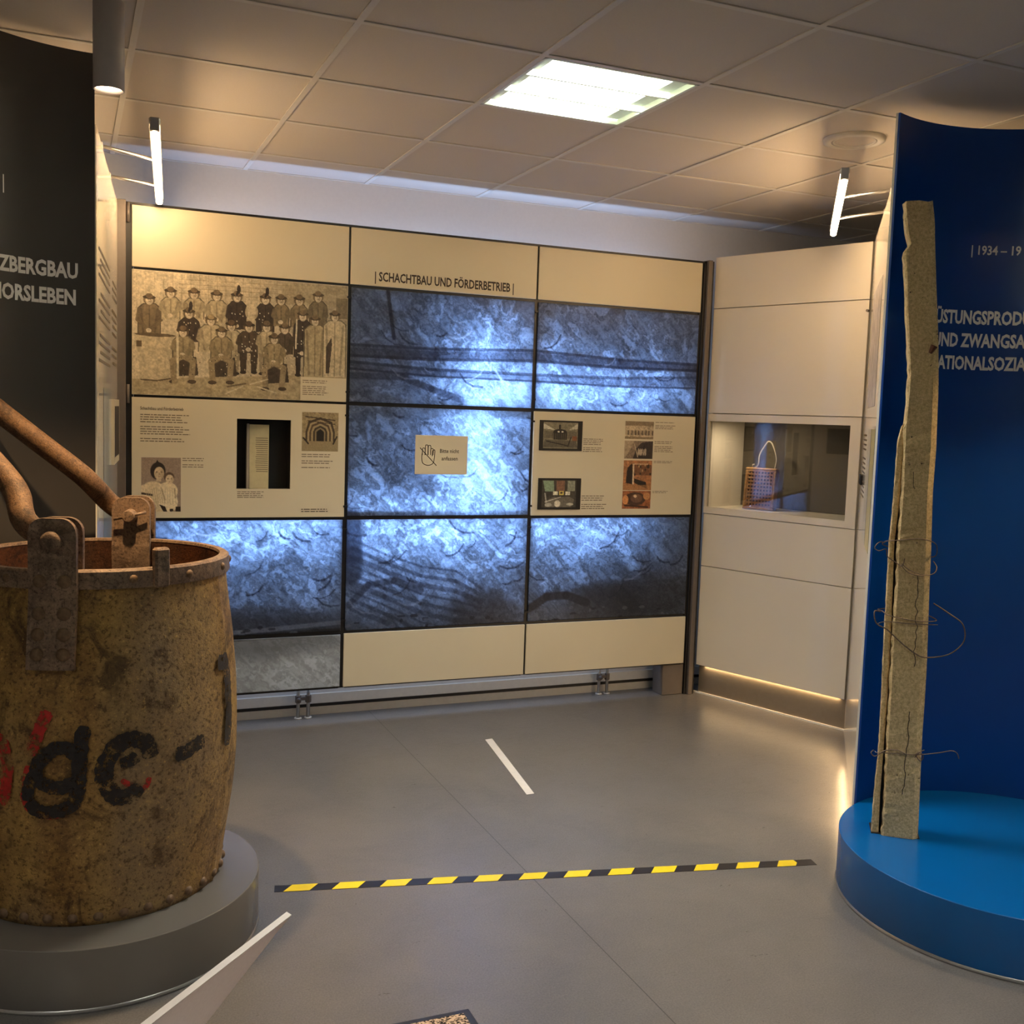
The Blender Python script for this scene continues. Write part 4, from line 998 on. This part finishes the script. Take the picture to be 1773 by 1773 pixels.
paint('painted_letter', [(-97, .77), (-98.5, .70), (-99, .62), (-101, .555), (-107, .533), (-114, .535), (-117.5, .56)], 0.039, 'black_paint', .0072, 4)
paint('painted_letter', [(-99.5, .69), (-105, .712), (-111, .69), (-114.5, .645), (-112, .61), (-105, .60), (-100, .62)], 0.039, 'black_paint', .0074, 5)
paint('painted_letter', [(-115.5, .64), (-117.2, .60), (-118, .56)], 0.034, 'black_paint', .0073, 6)
paint('painted_letter', [(-73, .66), (-74.5, .70), (-80, .722), (-86, .705), (-90, .65), (-89.5, .60), (-86, .565), (-81, .562), (-77, .585)], 0.047, 'black_paint', .0072, 7)
paint('painted_letter', [(-84.5, .655), (-81, .66), (-78, .672)], 0.036, 'black_paint', .0070, 8)
paint('painted_letter', [(-63, .655), (-58, .654), (-52, .668), (-48.5, .672)], 0.044, 'black_paint', .0072, 9)
paint('painted_letter', [(-38, .885), (-33, .88), (-29, .888)], 0.047, 'black_paint', .0072, 10)
paint('painted_letter', [(-31, .86), (-30.5, .78), (-30.5, .70), (-32, .62)], 0.044, 'black_paint', .0074, 11)

# ================================================================== CONCRETE POST on the blue plinth
a0 = Vector((2.671, 2.814)); T_ = Vector((.791, -.612)); N_ = Vector((.612, .791))     # N_ away from the viewer
left = [(-.064, 2.413), (-.060, 2.38), (-.056, 2.347), (-.048, 2.30), (-.038, 2.272), (-.050, 2.258), (-.054, 2.235), (-.044, 2.154), (-.032, 2.028), (-.024, 1.952), (-.012, 1.833), (-.013, 1.726), (-.016, 1.651), (-.010, 1.438), (-.012, 1.255), (-.008, 1.082), (-.009, .908), (-.006, .704), (-.005, .541), (-.002, .36), (0, .2005)]
right = [(.031, 2.419), (.036, 2.37), (.040, 2.33), (.043, 2.287), (.057, 2.139), (.076, 1.953), (.086, 1.806), (.093, 1.58), (.092, 1.427), (.100, 1.218), (.103, 1.091), (.111, .851), (.113, .73), (.113, .575), (.122, .2005)]
cp = thing('concrete_post', 'broken weathered concrete fence post standing on the blue plinth', 'post')
cp.matrix_world = frame_mat((a0.x, a0.y, 0), T_, N_)
def slab(name, lf, rg, depth, y0, parent, rough=.004, chamfer=.012, n=110, seed=3):
    lf = lf[::-1]; rg = rg[::-1]
    lz = [p[1] for p in lf]; rz_ = [p[1] for p in rg]; rr_ = random.Random(seed)
    bm = bmesh.new(); prev = None; Z0 = .2005; Zt = min(lz[-1], rz_[-1])
    for k in range(n+1):
        z = Z0+(Zt-Z0)*k/n
        xl = np.interp(z, lz, [p[0] for p in lf]); xr = np.interp(z, rz_, [p[0] for p in rg])
        j = lambda: rr_.uniform(-rough, rough)
        e = max(0, (z-Zt+.05)/.05)*.008
        sec = [(xl+j()+e, y0+chamfer*.5), (xl+chamfer*.5, y0+j()*.6), ((xl+xr)/2, y0+j()*.3), (xr-chamfer*1.6, y0+j()*.3), (xr-e*.5, y0+chamfer*1.2+j()*.3), (xr, y0+depth*.6), (xr-.01, y0+depth), (xl+.01, y0+depth), (xl+j()*.5, y0+depth*.6)]
        ring = [bm.verts.new((x, y, z+(rr_.uniform(-.012, .006) if k == n else 0))) for x, y in sec]
        if prev:
            m_ = len(ring)
            for i in range(m_): bm.faces.new([prev[i], prev[(i+1) % m_], ring[(i+1) % m_], ring[i]])
        else: bm.faces.new(ring[::-1])
        prev = ring
    bm.faces.new(prev); bmesh.ops.recalc_face_normals(bm, faces=bm.faces[:])
    return obj(name, bm, 'concrete', parent)
slab('main_shaft', left, right, .10, .0, cp)
sl = [(-.022, 1.662), (-.033, 1.598), (-.034, 1.385), (-.038, 1.248), (-.036, 1.038), (-.034, .828), (-.030, .704), (-.028, .488), (-.034, .329), (-.034, .2005)]
sr = [(x+.021+.004*math.sin(z*9), z) for x, z in sl]
slab('split_shard', sl, sr, .035, .022, cp, .002, .005, 80, 8)
bxo('gap_shade_filler', (-.024, .050, .2036), (.03, .078, 1.55), 'showcase', cp)  # dark filler added so the gap behind the shard reads as shade
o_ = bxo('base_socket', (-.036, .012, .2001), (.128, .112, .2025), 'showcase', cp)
# cracks: thin dark inset strips on the front face
bm = bmesh.new()
def crack(pts, w=.0022):
    for p, q in zip(pts, pts[1:]):
        d = Vector((q[0]-p[0], 0, q[1]-p[1])); nn = Vector((-d.z, 0, d.x)).normalized()*w/2
        P0 = Vector((p[0], -.0035, p[1])); P1 = Vector((q[0], -.0035, q[1])); bm.faces.new([bm.verts.new(c_) for c_ in (P0-nn, P1-nn, P1+nn, P0+nn)])
def jag(x0, z0, x1, z1, n_, amp, seed):
    r_ = random.Random(seed); return [(x0+(x1-x0)*k/n_+r_.uniform(-amp, amp), z0+(z1-z0)*k/n_) for k in range(n_+1)]
crack(jag(.062, 1.14, .068, .82, 18, .006, 3)); crack(jag(.066, .66, .060, .36, 20, .004, 4)); crack(jag(.020, 1.5, .03, 1.44, 5, .003, 6), .0018)
obj('crack', bm, 'showcase', cp)
bm = bmesh.new(); tube(bm, [(.050, -.003, 1.905), (.062, -.004, 1.93)], [.006, .012], 8); obj('rust_spot', bm, 'rust_in', cp)
# rusty wires
def wire(pts, r=.0017):
    bm = bmesh.new(); tube(bm, spline(pts, 8), r, 6); obj('wire', bm, 'wire', cp, True)
wire([(-.048, .05, 1.249), (-.040, .0, 1.256), (-.003, -.008, 1.262), (.052, -.010, 1.270), (.094, -.008, 1.264), (.118, .02, 1.244), (.116, .08, 1.20), (.03, .13, 1.21), (-.05, .10, 1.23), (-.048, .05, 1.249)])
wire([(-.052, .03, 1.245), (-.072, .0, 1.250), (-.088, -.01, 1.232), (-.074, -.01, 1.220), (-.050, .0, 1.226), (-.042, .01, 1.20), (-.02, .005, 1.185), (.006, -.010, 1.172), (.012, -.012, 1.20)])
wire([(.004, -.010, 1.180), (.035, -.012, 1.158), (.080, -.012, 1.146), (.112, .0, 1.152), (.122, .02, 1.172), (.112, .04, 1.19)])
wire([(.002, -.010, 1.176), (.03, -.016, 1.150), (.078, -.014, 1.142)])
wire([(-.050, .03, 1.0), (-.074, .0, 1.004), (-.066, -.01, .965), (-.03, -.005, .945), (-.006, -.008, .925), (.03, -.012, .895), (.07, -.012, .868), (.099, -.010, .858), (.15, -.012, .866), (.19, -.014, .886), (.222, -.016, .930), (.214, -.012, .984), (.17, .0, 1.016), (.12, .02, 1.045)], .0022)
wire([(-.046, .04, 1.002), (-.03, .0, .996), (-.004, -.008, .991), (.06, -.010, .984), (.119, -.008, .986), (.128, .03, .99), (.06, .13, 1.0), (-.05, .09, 1.0), (-.046, .04, 1.002)])
wire([(-.060, .0, .962), (-.03, -.004, .972), (.05, -.010, .972), (.135, -.008, .975)])
wire([(-.040, .02, .498), (-.034, -.002, .500), (.0, -.008, .505), (.06, -.010, .508), (.105, -.010, .512), (.165, -.02, .528), (.205, -.02, .540), (.224, -.02, .534), (.232, -.02, .515)])
wire([(-.046, .01, .505), (-.055, -.004, .498), (-.040, -.006, .488), (-.01, -.008, .512), (.03, -.010, .52), (.06, -.010, .508)])
wire([(.090, -.010, .500), (.105, -.014, .520), (.118, -.01, .505), (.108, -.012, .49), (.094, -.010, .512), (.12, -.01, .53)])

# ================================================================== floor markings, mat, board
fa = Vector((.652, 3.505)); fb = Vector((2.603, 3.083)); d = (fb-fa); FL = d.length; d /= FL
t = thing('hazard_tape', 'black and yellow striped warning tape stuck across the floor', 'tape'); t.matrix_world = frame_mat((fa.x, fa.y, 0), d, Vector((-d.y, d.x)))
bxo('tape_strip', (0, -.025, .0004), (FL, .025, .0012), 'tapeblack', t)
pit = FL/12.1
for k in range(12):
    x = .03+k*pit*.995; bm = bmesh.new()
    q = [(x, -.025), (x+.088, -.025), (x+.088+.03, .025), (x+.03, .025)] if k < 11 else [(x, -.025), (x+.075, -.025), (x+.092, .0), (x+.088, .025), (x+.03, .025)]
    A = [bm.verts.new((*p, .0013)) for p in q]; B = [bm.verts.new((*p, .0017)) for p in q]; bm.faces.new(B); n_ = len(q)
    for i in range(n_): bm.faces.new([A[i], A[(i+1) % n_], B[(i+1) % n_], B[i]])
    obj('yellow_stripe', bm, 'yellow', t)
bm = bmesh.new(); q = [(1.958, 4.851), (1.847, 4.071), (1.884, 4.074), (1.999, 4.858)]
A = [bm.verts.new((*p, .0003)) for p in q]; B = [bm.verts.new((*p, .0012)) for p in q]; bm.faces.new(B)
for i in range(4): bm.faces.new([A[i], A[(i+1) % 4], B[(i+1) % 4], B[i]])
tag(obj('floor_marker', bm, 'whitetape'), 'narrow white tape strip on the floor in front of the display wall', 'tape')
# mat
m = NT('speckled_mat_pile'); v = m.coord((1, 1.4, 1)); f = m.noise(v, 95, 3, .6, .8)
m.set(Base_Color=m.ramp(f, [(.46, lin((36, 28, 24))), (.52, lin((206, 178, 150)))]), Roughness=.95); m.bump(f, .8, .004); M['matpile'] = m.m
t = thing('door_mat', 'speckled dark-edged floor mat at the lower edge of the view', 'mat', (.72, 2.30, 0))
bxo('rubber_border', (-.30, -.29, .0004), (.301, .289, .006), 'tapeblack', t, .002); bxo('speckled_pile', (-.275, -.265, .0062), (.277, .265, .010), 'matpile', t)
# sign board in the foreground, seen along its edge
m = NT('frosted_pinkish_acrylic'); v = m.coord(); f = m.noise(v, 160, 4, .7)
m.set(Base_Color=m.ramp(f, [(.35, lin((186, 168, 162))), (.6, lin((222, 208, 202)))]), Roughness=.3); m.bump(f, .4, .003); tr = m.new('ShaderNodeBsdfTranslucent'); tr.inputs[0].default_value = L4((255, 246, 242)); mx = m.new('ShaderNodeMixShader'); mx.inputs[0].default_value = .8
m.link(m.b.outputs[0], mx.inputs[1]); m.link(tr.outputs[0], mx.inputs[2]); m.link(mx.outputs[0], m.out.inputs[0]); M['frosted'] = m.m
t = thing('sign_stand', 'slanted acrylic sign plate on a stand in the foreground by the grey plinth', 'sign stand')
Aw = Vector((.341, 1.688, .80)); Bw = Vector((.106, 1.443, .80)); dd = (Bw-Aw).normalized(); Bx = Aw+dd*.75
Cw = Vector((.166, 1.545, .724)); # lower edge of the plate
dn_ = (Cw-(Aw+dd*((Cw-Aw).dot(dd)))).normalized()
nr = dd.cross(dn_).normalized()
bm = bmesh.new()
pl = [Aw, Bx, Bx+dn_*.36, Aw+dd*.42+dn_*.26, Aw+dd*.03+dn_*.012]
f_ = [bm.verts.new(p) for p in pl]; b_ = [bm.verts.new(p+nr*-.010) for p in pl]; bm.faces.new(f_); bm.faces.new(b_[::-1])
for i in range(5): bm.faces.new([f_[i], b_[i], b_[(i+1) % 5], f_[(i+1) % 5]])
bmesh.ops.recalc_face_normals(bm, faces=bm.faces[:]); obj('acrylic_plate', bm, 'frosted', t)
bm = bmesh.new(); e1 = [Aw-dd*.002, Bx, Bx+nr*-.0102, Aw-dd*.002+nr*-.0102]; uu = [bm.verts.new(p-dn_*.0035) for p in e1]; ll = [bm.verts.new(p-dn_*.0003) for p in e1]
bm.faces.new(uu); bm.faces.new(ll[::-1])
for i in range(4): bm.faces.new([uu[i], ll[i], ll[(i+1) % 4], uu[(i+1) % 4]])
bmesh.ops.recalc_face_normals(bm, faces=bm.faces[:]); obj('bright_edge', bm, 'acryl_edge', t)
pm = Aw+dd*.68+dn_*.20
bm = bmesh.new(); tube(bm, [(pm.x, pm.y, .012), (pm.x, pm.y, pm.z)], .016, 16); obj('stand_pole', bm, 'alu', t, True)
bm = bmesh.new(); R_ = lathe(bm, [(.14, 0), (.14, .008), (.13, .012)], 40); disc_cap(bm, R_[-1]); o_ = obj('stand_base', bm, 'alu', t, False); o_.location = (pm.x, pm.y, 0)

# warm strip under cabinet, then an added floor light by the partition
area('plinth_strip_light', (*(cA+ct*CL/2+cn*-.028), .172), (0, 0, -1), .008, .9, 1.3, WARM).rotation_euler = (0, 0, math.atan2(ct.y, ct.x)-PI/2)

fp = o2+t2*.95+n2_*.012
area('added_floor_glow', (fp.x, fp.y, .11), (n2_.x, n2_.y, -.9), .006, 1.15, 3.4, WARM)  # added light that makes the floor glow beside the partition
L_ = bpy.data.objects['added_floor_glow']; zd = Vector((-n2_.x, -n2_.y, .5)).normalized(); yd = Vector((t2.x, t2.y, 0)); xd = yd.cross(zd)
L_.rotation_euler = Matrix((xd, yd, zd)).transposed().to_euler()
